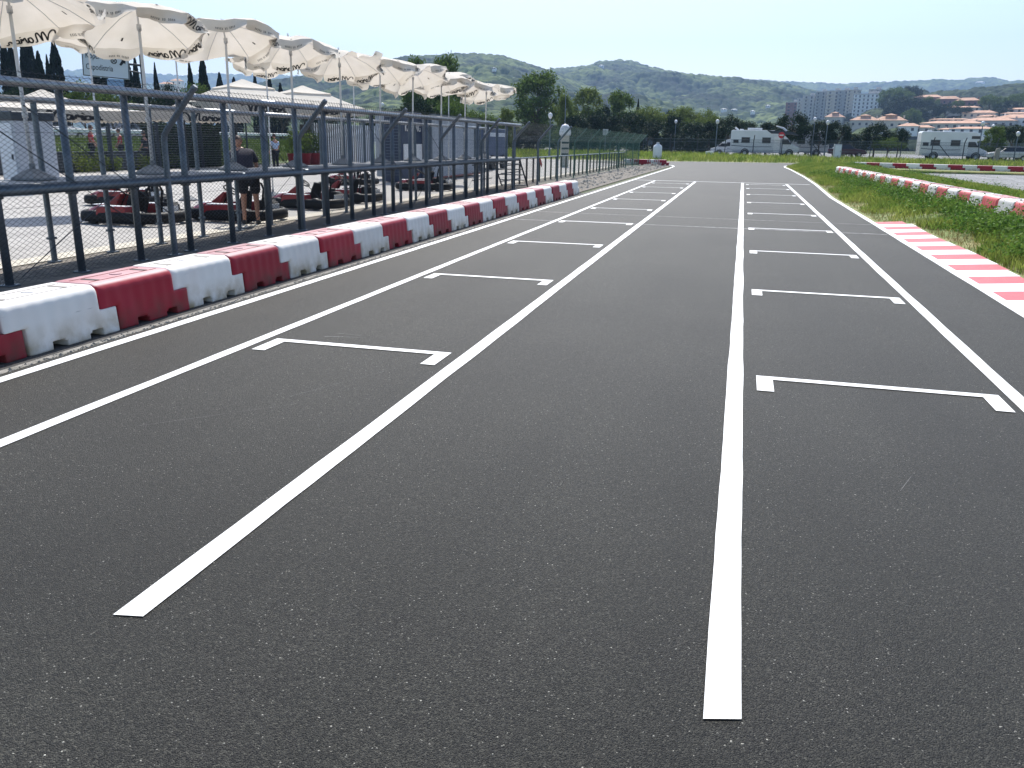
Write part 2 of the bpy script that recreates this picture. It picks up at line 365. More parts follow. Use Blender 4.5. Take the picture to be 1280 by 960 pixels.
ribbon('lane_line', [(-3.81, -8), (-3.79, 39.5)], .095, ZL, M_white)
ribbon('lane_line', [(-1.965, 2.17), (-1.985, 39.5)], .108, ZL, M_white, ends=.01)
ribbon('lane_line', [(.085, 2.19), (.085, 39.5)], .108, ZL, M_white, ends=.015)
ribbon('lane_line', [(1.955, -8), (1.955, 39.5)], .105, ZL, M_white)
ribbon('edge_line', [(2.95, -10), (2.95, 30), (3.22, 40), (3.34, 50), (3.34, 64), (3.22, 70), (3.38, 74.2), (4.15, 78.8), (6, 81.8)], .12, ZL, M_white)
ribbon('start_line', [(-4.74, 39.75), (2.95, 39.65)], .16, ZL+.003, M_white)
ribbon('edge_line', [(-7.5, 82.2), (-4, 84.3), (4, 86.7), (14, 88.7), (40, 89.6)], .13, ZL, M_white)
ribbon('faint_cross_line', [(-4.7, 17.9), (2.85, 17.75)], .06, ZL-.002, M_faint, jit=.01)
ribbon('faint_cross_line', [(-4.7, 20.15), (2.85, 19.9)], .04, ZL-.002, M_faint, jit=.01)
def slot(x0, x1, yf):
    a = rnd.uniform(-.015, .015); b = MB()
    P = [(x0, yf), (x1, yf+a), (x1, yf+a-.40), (x1-.115, yf+a-.40), (x1-.115, yf+a-.085), (x0+.115, yf-.085), (x0+.115, yf-.40), (x0, yf-.40)]
    b.add([(x, y, ZL+.001) for x, y in P], [(0, 5, 4, 1), (0, 7, 6, 5), (1, 4, 3, 2)])
    o = b.build('grid_slot_marking', M_white, recalc=False)
    for p in o.data.polygons:
        if p.normal.z < 0: p.flip()
    props(o, None, None, None, 'structure')
for y in (6.14, 10.0, 13.9, 17.98, 22.0, 25.9, 29.8, 33.7, 37.3): slot(-3.68, -2.12, y)
for y in (2.2, 6.2, 10.16, 14.08, 18.03, 22.05, 26.3, 30.6, 34.9, 38.3):
    if y > 5: slot(.235, 1.85, y)
# fine scratches and paint drips on the asphalt
b = MB()
for (x0, y0, x1, y1, wd) in ((-3.3, 3.9, -2.6, 4.6, .004), (-2.75, 4.7, -2.35, 5.6, .005), (-2.3, 5.9, -2.15, 6.9, .004), (-3.35, 6.35, -3.0, 6.42, .02), (-3.3, 6.5, -3.05, 6.47, .014),
                          (.9, 4.2, 1.02, 4.5, .004), (2.1, 9.5, 2.9, 9.3, .006), (2.2, 8.6, 2.6, 8.5, .005), (-.15, 7.4, -.11, 7.42, .02)):
    d = Vector((x1-x0, y1-y0, 0)); nrm = Vector((-d.y, d.x, 0)).normalized()*wd/2
    b.add([(x0-nrm.x, y0-nrm.y, ZL-.003), (x1-nrm.x*.3, y1-nrm.y*.3, ZL-.003), (x1+nrm.x*.3, y1+nrm.y*.3, ZL-.003), (x0+nrm.x, y0+nrm.y, ZL-.003)], [(0, 1, 2, 3)])
props(b.build('scratches', mat('scuffed_asphalt', (.07, .07, .068), (.16, .16, .155), 12, .8)), None, None, None, 'structure')

# red and white flat kerb
kb = {0: MB(), 1: MB()}
y = 2.0; i = 0
def kx(y): return 3.005+(0 if y < 30 else 0)
while y < 20.55:
    xo = 3.66+.04*math.sin(y) if y < 19.5 else 3.66-.28*(y-19.5)/1.7
    b = kb[i % 2]; y2 = y+.6
    b.add([(kx(y), y, .0), (kx(y), y, .0125), (xo, y, .055), (xo, y, 0), (kx(y), y2, .0), (kx(y), y2, .0125), (xo, y2, .055), (xo, y2, 0)],
          [(1, 5, 6, 2), (2, 6, 7, 3), (0, 4, 5, 1), (0, 1, 2, 3), (4, 7, 6, 5)])
    y = y2; i += 1
kr = thing('kerb', None, None, (0, 0, 0)); kr['kind'] = 'structure'
kb[0].build('red_stripe', M_kred, kr); kb[1].build('white_stripe', M_kwhite, kr)

# grass verge right of the track, gently mounded
def vz(x, y):
    e = np.interp(y, [-10, 30, 40, 50, 64, 70, 74, 78.5, 83], [3.02, 3.02, 3.3, 3.42, 3.42, 3.3, 3.45, 4.3, 6])
    k = np.where((y > -5) & (y < 21), .68, 0)
    u = np.clip((x-e-k)/1.9, 0, 1)
    return .0+.24*u*u*(3-2*u)*np.clip((83-y)/8, 0, 1)*np.clip((9.9-x)/1.2, .2, 1)
xs = np.r_[np.linspace(0, 1, 26)]; ys = np.linspace(-10, 83, 280); V = []
for yy in ys:
    e = float(np.interp(yy, [-10, 30, 40, 50, 64, 70, 74, 78.5, 81.5, 83], [3.02, 3.02, 3.3, 3.42, 3.42, 3.3, 3.45, 4.2, 6, 9.5]))+(.66 if yy < 20.6 else 0)
    xe = 10.2 if yy < 61 else 60
    X = e+(xe-e)*(xs if xe < 20 else xs**2.2)
    Z = vz(X, np.full_like(X, yy))+.05*fbm(X*1.3, np.full_like(X, yy*1.3))-.012
    Z[0] = .004
    V += [(a, yy, c) for a, c in zip(X, Z)]
n = len(xs); F = [(i*n+j, i*n+j+1, (i+1)*n+j+1, (i+1)*n+j) for i in range(len(ys)-1) for j in range(n-1)]
me = fast('grass_verge', V, F); props(link('grass_verge', me, M_soil, smooth=True), None, None, None, 'structure')
sheet('infield_ground', [(10.2, -10), (60, -10), (60, 61), (10.2, 61)], .02, M_soil)
# bank beyond the track
xs = np.linspace(-40, 110, 120); ys = np.linspace(0, 1, 14)
V = []
for t in ys:
    for x in xs:
        y0 = float(np.interp(x, [-40, -12, -7.5, -4, 4, 14, 40, 110], [84, 82.3, 83.5, 85.5, 88, 90, 91, 91])); y = y0+t*14
        V.append((x, y, -.015+.5*min(1, t*1.3)+.06*float(fbm(np.array(x*.5), np.array(y*.5)))*min(1, t*4)))
n = len(xs); F = [(i*n+j, i*n+j+1, (i+1)*n+j+1, (i+1)*n+j) for i in range(len(ys)-1) for j in range(n-1)]
props(link('grass_bank', fast('grass_bank', V, F), M_soil, smooth=True), None, None, None, 'structure')
sheet('camper_park', [(-60, 96), (120, 96), (120, 190), (-60, 190)], .3, M_asph2)
# bank and road on the left behind the pit lane
V = []; xs = np.linspace(0, 1, 12); ys = np.linspace(-10, 110, 60)
for yy in ys:
    for t in xs:
        V.append((-29-13*t, yy, .0+1.15*min(1, t*1.6)+.12*float(fbm(np.array(t*6), np.array(yy*.4)))))
n = len(xs); F = [(i*n+j, i*n+j+1, (i+1)*n+j+1, (i+1)*n+j) for i in range(len(ys)-1) for j in range(n-1)]
props(link('grass_slope', fast('grass_slope', V, F), mat('slope_grass', (.05, .09, .02), (.09, .13, .03), 1.5, .9), smooth=True), None, None, None, 'structure')
sheet('road', [(-54, -10), (-42, -10), (-42, 110), (-54, 110)], 1.2, M_asph2)

# ------------------------------------------------------------------ grass, weeds, rubble
def blades(name, XY, Z, h, wd, m, lean=.35, seed=1):
    g = np.random.default_rng(seed); n = len(XY); a = g.random(n)*2*np.pi; H = h*(.4+.9*g.random(n)); W = wd*(.7+.6*g.random(n))
    lx = (g.random(n)-.5)*2*lean*H; ly = (g.random(n)-.5)*2*lean*H
    cxn, cyn = np.cos(a)*W/2, np.sin(a)*W/2
    A = np.c_[XY[:, 0]-cxn, XY[:, 1]-cyn, Z-.01]; B = np.c_[XY[:, 0]+cxn, XY[:, 1]+cyn, Z-.01]
    Cc = np.c_[XY[:, 0]+cxn*.6+lx*.4, XY[:, 1]+cyn*.6+ly*.4, Z+H*.6]; D = np.c_[XY[:, 0]+lx, XY[:, 1]+ly, Z+H]; E_ = np.c_[XY[:, 0]-cxn*.6+lx*.4, XY[:, 1]-cyn*.6+ly*.4, Z+H*.6]
    V = np.stack([A, B, Cc, D, E_], 1).reshape(-1, 3); i = np.arange(n)*5
    F = np.c_[i, i+1, i+2, i+3, i+4]
    return link(name, fast(name, V, F), m)
g = np.random.default_rng(5)
def verge_pts(n, y0, y1, x1, p=1.0):
    Y = y0+(y1-y0)*g.random(n)**p
    e = np.interp(Y, [-10, 30, 40, 50, 64, 70, 74, 78.5, 81.5, 83], [3.05, 3.05, 3.33, 3.45, 3.45, 3.35, 3.5, 4.3, 6.1, 9.6])+np.where(Y < 20.6, .72, .04)
    X = e+(x1-e)*g.random(n); return np.c_[X, Y], e
XY, e = verge_pts(210000, 7.5, 82, 10.1, 1.35)
dens = fbm(XY[:, 0]*.7, XY[:, 1]*.5); keep = (dens+np.clip((XY[:, 0]-e)*.35, 0, .35)) > .49
XY = XY[keep]; Zv = vz(XY[:, 0], XY[:, 1])+.02
props(blades('grass', XY, Zv, .15, .015, M_grass, .6, 1), 'green uneven grass on the verge right of the track', 'grass', None, 'stuff')
XY, e = verge_pts(42000, 7.5, 80, 6.2, 1.35); keep = ((XY[:, 0]-e) < .12+1.2*g.random(len(XY))**2*3)
XY = XY[keep]; props(blades('dry_grass', XY, vz(XY[:, 0], XY[:, 1])+.02, .07, .010, M_dry, .9, 2), 'straw coloured dry grass along the verge edge', 'dry grass', None, 'stuff')
Y = 84+g.random(60000)*14; X = -38+g.random(60000)*110
y0 = np.interp(X, [-40, -12, -7.5, -4, 4, 14, 40, 110], [84, 82.3, 83.5, 85.5, 88, 90, 91, 91]); k = Y > y0+.2; X, Y, y0 = X[k], Y[k], y0[k]
props(blades('tall_grass', np.c_[X, Y], .5*np.minimum(1, (Y-y0)/14*1.3), .38*(.5+fbm(X*.8, Y*.8)), .05, M_grass, .5, 3), 'taller green grass on the bank beyond the far bend', 'grass', None, 'stuff')
n = 22000; X = -29.4-11*g.random(n); Y = 24+44*g.random(n)
props(blades('slope_grass', np.c_[X, Y], 1.15*np.minimum(1, (-29-X)/13*1.6), .4, .05, mat('slope_grass_blades', (.06, .11, .02), (.13, .17, .045), .7, .7, transl=.35, island=.4, spec=.08), .4, 4), 'long green grass on the slope behind the pit lane', 'grass', None, 'stuff')
def leaves_at(Cn, sz, g, flat=.0):
    """one quad leaf per centre"""
    n = len(Cn); u = g.normal(size=(n, 3)); u[:, 2] *= (1-flat); u /= np.linalg.norm(u, axis=1)[:, None]
    t = g.normal(size=(n, 3)); v = np.cross(u, t); v /= np.linalg.norm(v, axis=1)[:, None]
    s = (sz*(.6+.8*g.random(n)))[:, None]
    V = np.stack([Cn-u*s*.5, Cn+v*s*.3, Cn+u*s*.5, Cn-v*s*.3], 1).reshape(-1, 3); i = np.arange(n)*4
    return V, np.c_[i, i+1, i+2, i+3]
Vs = []; Fs = []; off = 0
for k in range(150):
    yy = 9+68*g.random()**1.5; e = float(np.interp(yy, [0, 30, 40, 50, 64, 82], [3.1, 3.1, 3.4, 3.5, 3.5, 5]))+(.7 if yy < 20.6 else .1)
    xx = e+.35+(9.6-e)*g.random()
    rr = .18+.3*g.random(); nn = int(240*rr/.3)
    P = g.normal(size=(nn, 3))*np.array([rr*.6, rr*.6, rr*.33]); P[:, 2] = np.abs(P[:, 2])
    P += np.array([xx, yy, float(vz(np.array(xx), np.array(yy)))+.03])
    V, F = leaves_at(P, .055, g, .3); Vs.append(V); Fs.append(F+off); off += len(V)
# tall weeds right against the second barrier row and beside the kerb
for k in range(130):
    yy = 15+33*g.random(); xx = 5.25+.9*g.random(); rr = .25+.25*g.random(); P = g.normal(size=(200, 3))*np.array([rr*.5, rr*.6, rr*.35]); P[:, 2] = np.abs(P[:, 2])
    P += np.array([xx-.9, yy, .24]); V, F = leaves_at(P, .06, g, .2); Vs.append(V); Fs.append(F+off); off += len(V)
for (xx, yy, rr) in ((4.4, 17.6, .55), (4.9, 16.5, .5), (4.2, 13.9, .42), (4.7, 13.0, .5), (5.4, 14.5, .5), (4.4, 22.2, .5), (4.6, 27, .6), (5.0, 20.4, .4), (4.3, 33, .6)):
    P = g.normal(size=(900, 3))*np.array([rr*.55, rr*.6, rr*.34]); P[:, 2] = np.abs(P[:, 2]); P += np.array([xx, yy, .15]); V, F = leaves_at(P, .055, g, .2); Vs.append(V); Fs.append(F+off); off += len(V)
props(link('weeds', fast('weeds', np.concatenate(Vs), np.concatenate(Fs)), M_weed), 'bushy dark green weeds among the verge grass', 'weeds', None, 'stuff')
# little yellow flowers
P = np.c_[3.9+5*g.random(500), 10+35*g.random(500), np.zeros(500)]; P[:, 2] = vz(P[:, 0], P[:, 1])+.12+.1*g.random(500)
V, F = leaves_at(P, .028, g); props(link('yellow_flowers', fast('yellow_flowers', V, F), mat('yellow_petals', (.75, .62, .08))), 'tiny yellow flowers sprinkled over the verge grass', 'flowers', None, 'stuff')
# rubble and gravel ridge past the end of the left barriers
b = MB(); g2 = random.Random(4)
for k in range(900):
    yy = 28.4+38*g2.random()**1.2; xx = -5.5-g2.random()*1.9*(1 if yy < 50 else .8); s = g2.uniform(.03, .11)
    hh = .16*max(0, 1-abs(xx+6.6)/.8); vs = []
    for q in range(6):
        a = q*math.pi/3+g2.random()*.5; vs.append((xx+s*math.cos(a)*g2.uniform(.6, 1.2), yy+s*math.sin(a)*g2.uniform(.6, 1.2), hh+g2.uniform(-.01, .02)))
    vs.append((xx+g2.uniform(-.02, .02), yy, hh+s*g2.uniform(.4, .9)))
    b.add(vs, [(i, (i+1) % 6, 6) for i in range(6)])
props(b.build('rubble', M_conc), 'loose grey stones scattered past the left barrier row', 'rubble', None, 'stuff')
ys = np.linspace(28.3, 67, 160); xs = np.linspace(-7.5, -5.3, 12); V = [(x, y, max(.006, .17*max(0, 1-abs(x+6.6)/.85)*(.5+fbm(np.array(x*3), np.array(y*1.5)))*min(1, (y-28.3)/2)*min(1, (67-y)/8))) for y in ys for x in xs]
n = 12; F = [(i*n+j, i*n+j+1, (i+1)*n+j+1, (i+1)*n+j) for i in range(159) for j in range(11)]
props(link('gravel_ridge', fast('gravel_ridge', V, F), M_dirt), None, None, None, 'structure')
# pebbly broken edge of the asphalt beside the barriers
b = MB()
for k in range(1500):
    yy = 3.5+26*g2.random()**1.5; xx = -4.935-abs(g2.gauss(0, .035)); s = g2.uniform(.006, .02)
    vs = [(xx+s*math.cos(q*2.09+k), yy+s*math.sin(q*2.09+k), .004) for q in range(3)]+[(xx, yy, .006+s*.7)]
    b.add(vs, [(0, 1, 3), (1, 2, 3), (2, 0, 3)])
props(b.build('gravel', M_conc), 'crumbs of grit along the asphalt edge', 'gravel', None, 'stuff')

# ------------------------------------------------------------------ interlocking plastic barriers
def barrier_mesh(name):
    """one-metre block along +y: upper half shifted back by .2 m, pockets in the foot, fluted sides"""
    import bmesh
    H = .43; yl = np.round(np.arange(-.2, 1.0001, .025), 4); zl = [0, .02, .045, .065, .10, .14, .18, .215, .225, .26, .30, .34, .375, .40, .418, .43]
    def solid(y, z):
        if z < .22: lo, hi = 0.0, .985
        else: lo, hi = -.2, .785
        if not (lo < y < hi): return False
        if z < .065:
            if .225 < y < .35 or .64 < y < .775: return False
        if z < .045 and (.35 < y < .375 or .615 < y < .64): return False
        return True
    def hw(y, z):
        base = .275-.012*(z/.22) if z < .22 else .263-.012*((z-.22)/.16) if z < .38 else .251-.06*((z-.38)/.05)**1.8
        fl = .003*math.cos(2*math.pi*y/.15)*min(1, max(0, (z-.07)/.05))*min(1, max(0, (.40-z)/.05))
        edge = 0
        lo, hi = (0.0, .985) if z < .22 else (-.2, .785)
        d = min(abs(y-lo), abs(hi-y))
        return base+fl-.012*max(0, 1-d/.04)
    vid = {}; v = []; f = []
    def V(i, j, s):
        k = (i, j, s)
        if k not in vid:
            vid[k] = len(v); v.append((s*hw(yl[i], zl[j]), yl[i], zl[j]))
        return vid[k]
    S = lambda i, j: 0 <= i < len(yl)-1 and 0 <= j < len(zl)-1 and solid((yl[i]+yl[i+1])/2, (zl[j]+zl[j+1])/2)
    for i in range(len(yl)-1):
        for j in range(len(zl)-1):
            if not S(i, j): continue
            for s in (1, -1): f.append([V(i, j, s), V(i+1, j, s), V(i+1, j+1, s), V(i, j+1, s)][::s])
            if not S(i, j-1): f.append([V(i, j, 1), V(i, j, -1), V(i+1, j, -1), V(i+1, j, 1)])
            if not S(i, j+1): f.append([V(i, j+1, 1), V(i+1, j+1, 1), V(i+1, j+1, -1), V(i, j+1, -1)])
            if not S(i-1, j): f.append([V(i, j, 1), V(i, j+1, 1), V(i, j+1, -1), V(i, j, -1)])
            if not S(i+1, j): f.append([V(i+1, j, 1), V(i+1, j, -1), V(i+1, j+1, -1), V(i+1, j+1, 1)])
    me = bpy.data.meshes.new(name); me.from_pydata(v, [], f)
    b = bmesh.new(); b.from_mesh(me); bmesh.ops.recalc_face_normals(b, faces=b.faces); b.to_mesh(me); b.free()
    me.polygons.foreach_set('use_smooth', [True]*len(me.polygons)); me.update()
    return me
def make_barrier(m, cap_m):
    r = thing('plastic_barrier', 'x', 'barrier')
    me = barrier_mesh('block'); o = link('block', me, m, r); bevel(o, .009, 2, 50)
    t = MB()
    # lid seam, filler cap and two lifting recesses on the top
    cp = MB(); cp.cyl((.0, .32, .428), (.0, .32, .437), .055, .052, 14); link('filler_cap', cp.mesh('filler_cap'), cap_m, r)
    for yy in (-.02, .60):
        s = MB(); s.box((.02, yy, .4315), (.16, .045, .004)); s.build('lifting_slot', M_black if m is not M_bwhite else mat('slot_grey', (.3, .27, .24)), r)
    s = MB(); s.box((-.085, .29, .4315), (.010, .86, .003)); s.box((.115, .29, .4315), (.010, .86, .003)); s.build('top_groove', mat('groove_red', (.25, .03, .03)) if m is not M_bwhite else mat('slot_grey', (.3, .27, .24)), r)
    return r
def row_label(col, k, where): return None
protoW = make_barrier(M_bwhite, M_bwhite); protoR = make_barrier(M_bred, M_bred); protoF = make_barrier(M_bred2, M_bred2)
used = {}
def put_barrier(proto, loc, rz, label, group, rx=0):
    o = proto if id(proto) not in used else copy_tree(proto); used[id(proto)] = 1
    o.location = loc; o.rotation_euler = (rx, 0, rz); o['label'] = label; o['group'] = group; return o
nW = nR = 0
cW = cR = 0
near_extra = {0: 'red plastic barrier cut by the left photo edge in the left row',
              1: 'scuffed white plastic barrier, nearest white one in the left row',
              2: 'dark red plastic barrier with stained top, nearest whole red one of the left row'}
for k in range(24):
    red = k % 2 == 0
    if red: cR += 1
    else: cW += 1
    j = rnd.uniform(-.012, .012)
    if k in near_extra: lab = near_extra[k]
    elif k == 23: lab = 'white plastic barrier that ends the left row beside the rubble'
    else: lab = '%s barrier beside the left edge line, %s %s one from the near end' % (('red' if red else 'white'), ORD[cR if red else cW], ('red' if red else 'white'))
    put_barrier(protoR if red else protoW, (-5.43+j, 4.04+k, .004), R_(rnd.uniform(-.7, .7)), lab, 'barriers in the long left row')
# right row on the verge, one colour change every metre
P = np.array([(5.62, 14.0), (5.55, 19.0), (5.42, 24), (5.28, 29), (5.12, 34), (5.0, 40), (4.95, 47.5)]); seg = np.hypot(*(P[1:]-P[:-1]).T); S_ = np.r_[0, np.cumsum(seg)]
N1 = int(S_[-1]/1.05); cR = cW = 0
for k in range(N1):
    s = S_[-1]-(k+1)*1.05; x = float(np.interp(s, S_, P[:, 0])); y = float(np.interp(s, S_, P[:, 1])); x2 = float(np.interp(s+1, S_, P[:, 0])); y2 = float(np.interp(s+1, S_, P[:, 1]))
    red = k % 2 == 1; 
    if red: cR += 1
    else: cW += 1
    nm = 'pale red' if red else 'white'
    lab = 'white plastic barrier at the far corner where both verge rows meet' if k == 0 else '%s barrier in the grass verge row, %s %s one from the far corner' % (nm, ORD[cR if red else cW], 'red' if red else 'white')
    z = float(vz(np.array(x), np.array(y)))
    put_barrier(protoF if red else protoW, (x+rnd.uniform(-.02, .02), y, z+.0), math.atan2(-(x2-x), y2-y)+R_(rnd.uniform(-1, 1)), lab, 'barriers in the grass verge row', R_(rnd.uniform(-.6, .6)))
# back row across the infield
A = np.array((9.0, 74.6)); B = np.array((27.0, 66.5)); D = (B-A)/np.hypot(*(B-A)); cR = cW = 0
nb = 18
for k in range(nb):
    p = A+D*(k*1.0); red = k % 2 == 1
    if red: cR += 1
    else: cW += 1
    lab = '%s barrier in the infield back row, %s %s one from its left end' % ('dark red' if red else 'white', ORD[cR if red else cW], 'red' if red else 'white')
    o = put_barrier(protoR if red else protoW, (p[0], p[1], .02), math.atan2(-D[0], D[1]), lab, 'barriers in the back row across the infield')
# far left group near the fence end
for k, (px_, c) in enumerate(((778, 'w'), (786, 'r'), (800, 'r'), (812, 'w'), (821, 'r'))):
    X, Y = gp(px_, 206.5)
    lab = ['pale plastic barrier behind the fence end, leftmost of the far group', 'dull red plastic barrier behind the far fence mesh, left one of two reds', 'dull red plastic barrier behind the far fence mesh, right one of two reds', 'white plastic barrier at the far end of the fence', 'red plastic barrier peeking past the far end of the fence'][k]
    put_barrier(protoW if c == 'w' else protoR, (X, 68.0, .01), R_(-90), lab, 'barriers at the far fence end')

# ------------------------------------------------------------------ chain link fence with bent posts
FX = -7.74
def link_mesh(y0, y1, pitch, r, zmax=1.68, arm=True):
    """woven diamond mesh between two posts, following the bent arm at the top; every wire is a thin three sided rod"""
    V = []; F = []; n = 0
    def pos(y, s):
        if s <= zmax: return (FX+.035, y, s)
        q = s-zmax; return (FX+.035+q*.68, y, zmax+q*.733)
    top = zmax+(.80 if arm else 0); m = int(round((y1-y0)/pitch)); p = (y1-y0)/m; nz = int(top/(pitch*.55))
    dz = top/nz
    for i in range(m):
        for sgn in (1, -1):
            yy = y0+(i+.5)*p; pts = [pos(yy+sgn*((j % 2)-.5)*p, .03+j*dz*(1-.03/top)) for j in range(nz+1)]
            for j, a in enumerate(pts):
                for q in ((r, 0), (-r*.5, r*.87), (-r*.5, -r*.87)): V.append((a[0]+q[0]+sgn*r*.6, a[1]+q[1], a[2]))
            for j in range(nz):
                for q in range(3): F.append((n+j*3+q, n+j*3+(q+1) % 3, n+(j+1)*3+(q+1) % 3, n+(j+1)*3+q))
            n += (nz+1)*3
    return fast('chain_link_mesh', V, F)
fence = thing('chain_link_fence', 'tall chain link fence with bent top posts running along the left of the track', 'fence', (0, 0, 0))
yb = [6.57-3.75*1, 6.57, 10.32]
posts = [10.32+3.75*k for k in range(-2, 16)]
pm = {}
def post_mesh(r, zt=1.66, arm=(.54, .60)):
    b = MB(); b.tube([(0, 0, 0), (0, 0, zt-.08), (.015, 0, zt), (.07, 0, zt+.075), (arm[0], 0, zt+arm[1])], r, 10)
    b.cyl((arm[0], 0, zt+arm[1]), (arm[0]+.03, 0, zt+arm[1]+.035), r*1.15, r*.8, 8)
    b.box((0, 0, .012), (.16, .16, .02))
    return b.mesh('post')
pA = post_mesh(.042)
for i, y in enumerate(posts):
    o = link('post', pA, M_steel if y < 34 else None, fence, False)
    o.location = (FX, y, 0)
    if not pA.materials: pA.materials.append(M_steel)
pG = post_mesh(.03)
pG.materials.append(M_green)
for o in [c for c in fence.children if c.name.startswith('post')]:
    if o.location.y > 38: o.data = pG
mA = link_mesh(0, 3.75, .100, .0032); mA.materials.append(M_wire)
mG = link_mesh(0, 3.75, .13, .0032); mG.materials.append(M_wireg)
for y in posts[:-1]:
    o = link('chain_link_mesh', mA if y < 30 else mG, None, fence); o.location = (0, y, 0)
wr = MB()
for s in ((0.08, 0), (.85, 0), (1.66, 0)): wr.cyl((FX+.04, posts[0], s[0]), (FX+.04, posts[-1], s[0]), .0028, n=4)
wr.cyl((FX+.56, posts[0], 2.25), (FX+.56, posts[-1], 2.25), .003, n=4)
wr.cyl((FX+.3, posts[0], 1.96), (FX+.3, posts[-1], 1.96), .0025, n=4)
wr.build('tension_wire', M_wire, fence)
for y in (8.1, 8.95, 13.3, 18.0, 21.5):                      # thin diagonal bracing cables
    b = MB(); b.cyl((FX+.02, y-1.0, 1.95), (FX+.02, y+1.4, .55), .006, n=5); b.build('bracing_cable', M_steeld, fence)
for y in (8.3, 12.7, 15.6, 20.2, 24.2): 
    b = MB(); b.cyl((FX+.02, y-.7, .1), (FX+.02, y+1.0, 1.0), .006, n=5); b.build('bracing_cable', M_steeld, fence)

# ------------------------------------------------------------------ raised spectator deck
deck = thing('spectator_deck', 'raised steel spectator walkway with tube rails behind the fence', 'walkway', (0, 0, 0))
Y0, Y1 = 5.2, 30.0; XF, XB = -7.74, -8.77
b = MB(); b.cyl((XF, Y0, 2.19), (XF, Y1, 2.19), .052, n=12); b.build('front_handrail', M_rail, deck, True)
b = MB(); b.cyl((XB, Y0, 2.06), (XB, Y1, 2.06), .04, n=12); b.build('rear_handrail', M_rail, deck, True)
b = MB(); b.cyl((XF-.02, Y0, 1.04), (XF-.02, Y1, 1.04), .058, n=12); b.build('front_beam', M_steel, deck, True)
b = MB(); b.cyl((XB, Y0, .98), (XB, Y1, .98), .05, n=12); b.build('rear_beam', M_steel, deck, True)
y = Y0; k = 0
while y < Y1-.3:
    b = MB(); b.box(((XF+XB)/2, y+.62, 1.085), (.94, 1.22, .035)); bevel(b.build('deck_board', M_deck, deck), .006, 1); y += 1.24
pF = MB(); pF.cyl((0, 0, 0), (0, 0, 2.17), .046, n=10); pF.box((0, 0, .01), (.15, .15, .02)); pF.box((.0, 0, .98), (.10, .10, .05)); pF = pF.mesh('front_post'); pF.materials.append(M_steel)
pF.polygons.foreach_set('use_smooth', [len(p.vertices) == 4 and abs(p.normal.z) < .5 for p in pF.polygons])
k = 0; y = 5.3
while y < Y1:
    o = link('front_post', pF, None, deck); o.location = (XF-.075, y, 0); o.rotation_euler = (R_(rnd.uniform(-.4, .4)), R_(rnd.uniform(-.3, .3)), 0); y += 1.1
pR = MB(); pR.cyl((0, 0, 0), (0, 0, 2.05), .037, n=10); pR.box((0, 0, .01), (.13, .13, .02)); pR.box((0, 0, .32), (.05, .13, .03)); pR = pR.mesh('rear_post'); pR.materials.append(M_steel)
y = 5.89
while y < Y1:
    o = link('rear_post', pR, None, deck); o.location = (XB, y, 0); y += 1.1
y = 5.3
while y < Y1:
    jn = MB(); jn.cyl((XF, y+.55, 1.0), (XB, y+.55, .97), .025, n=6); jn.build('cross_bearer', M_steeld, deck); y += 1.1
# steps down at the far end
for k in range(5):
    st = MB(); st.box(((XF+XB)/2, Y1+.15+k*.26, .86-k*.2), (.95, .24, .03)); st.build('stair_tread', M_steeld, deck)
for X in (XF-.02, XB):
    b = MB(); b.tube([(X, Y1, 1.05), (X, Y1+1.35, .0)], .03, 8); b.build('stair_stringer', M_steeld, deck)
    for z in (.35, .6, .85):
        b = MB(); b.cyl((X, Y1-2.4, z), (X, Y1, z), .017, n=6); b.build('lower_rail', M_steeld, deck)
# low railing continuing beyond the deck
rail = thing('low_railing', 'long low steel railing with many short posts beyond the deck stairs', 'railing', (0, 0, 0))
b = MB(); b.cyl((-8.5, 31.6, 1.0), (-8.2, 62, 1.0), .03, n=8); b.build('top_bar', M_rail, rail)
sp = MB(); sp.cyl((0, 0, 0), (0, 0, 1.0), .04, n=8); sp = sp.mesh('post'); sp.materials.append(mat('brown_post', (.06, .05, .045), (.09, .075, .06), 8, .7))
for k in range(28):
    o = link('post', sp, None, rail); y = 31.8+1.1*k; o.location = (-8.5+.3*(y-31.6)/30.4, y, 0)
b = MB(); b.box((0, 0, 0), (.02, .5, .16)); o = b.build('striped_board', M_signr, rail); o.location = (-8.4, 36.2, .78); o.rotation_euler = (R_(-35), 0, 0)

# ------------------------------------------------------------------ hand written lettering used on the canopies
def smooth(pts, n=5):
    out = []
    P = [np.array(p, float) for p in pts]
    for i in range(len(P)-1):
        p0, p1, p2, p3 = P[max(i-1, 0)], P[i], P[i+1], P[min(i+2, len(P)-1)]
        for k in range(n):
            t = k/n; out.append(.5*((2*p1)+(-p0+p2)*t+(2*p0-5*p1+4*p2-p3)*t*t+(-p0+3*p1-3*p2+p3)*t**3))
    out.append(P[-1]); return np.array(out)
SCRIPT = [[(-1.0, .42), (-.98, .62), (-.86, .66), (-.72, .42), (-.66, .0), (-.60, .35), (-.50, .66), (-.44, .5), (-.46, .05), (-.38, .4), (-.28, .66), (-.22, .55), (-.25, .1), (-.16, .05)],
          [(.08, .34), (-.02, .38), (-.09, .2), (-.04, .04), (.05, .12), (.09, .34), (.09, .08), (.15, .08)],
          [(.15, .08), (.2, .34), (.22, .38), (.28, .30), (.27, .2)], [(.29, .2), (.36, .36), (.355, .08), (.42, .06), (.45, .14)], [(.37, .47), (.40, .53)],
          [(.52, .34), (.44, .28), (.44, .1), (.52, .05), (.59, .14), (.57, .3), (.51, .35)],
          [(.64, .06), (.67, .32), (.68, .14), (.76, .34), (.82, .3), (.83, .08), (.92, .1)]]
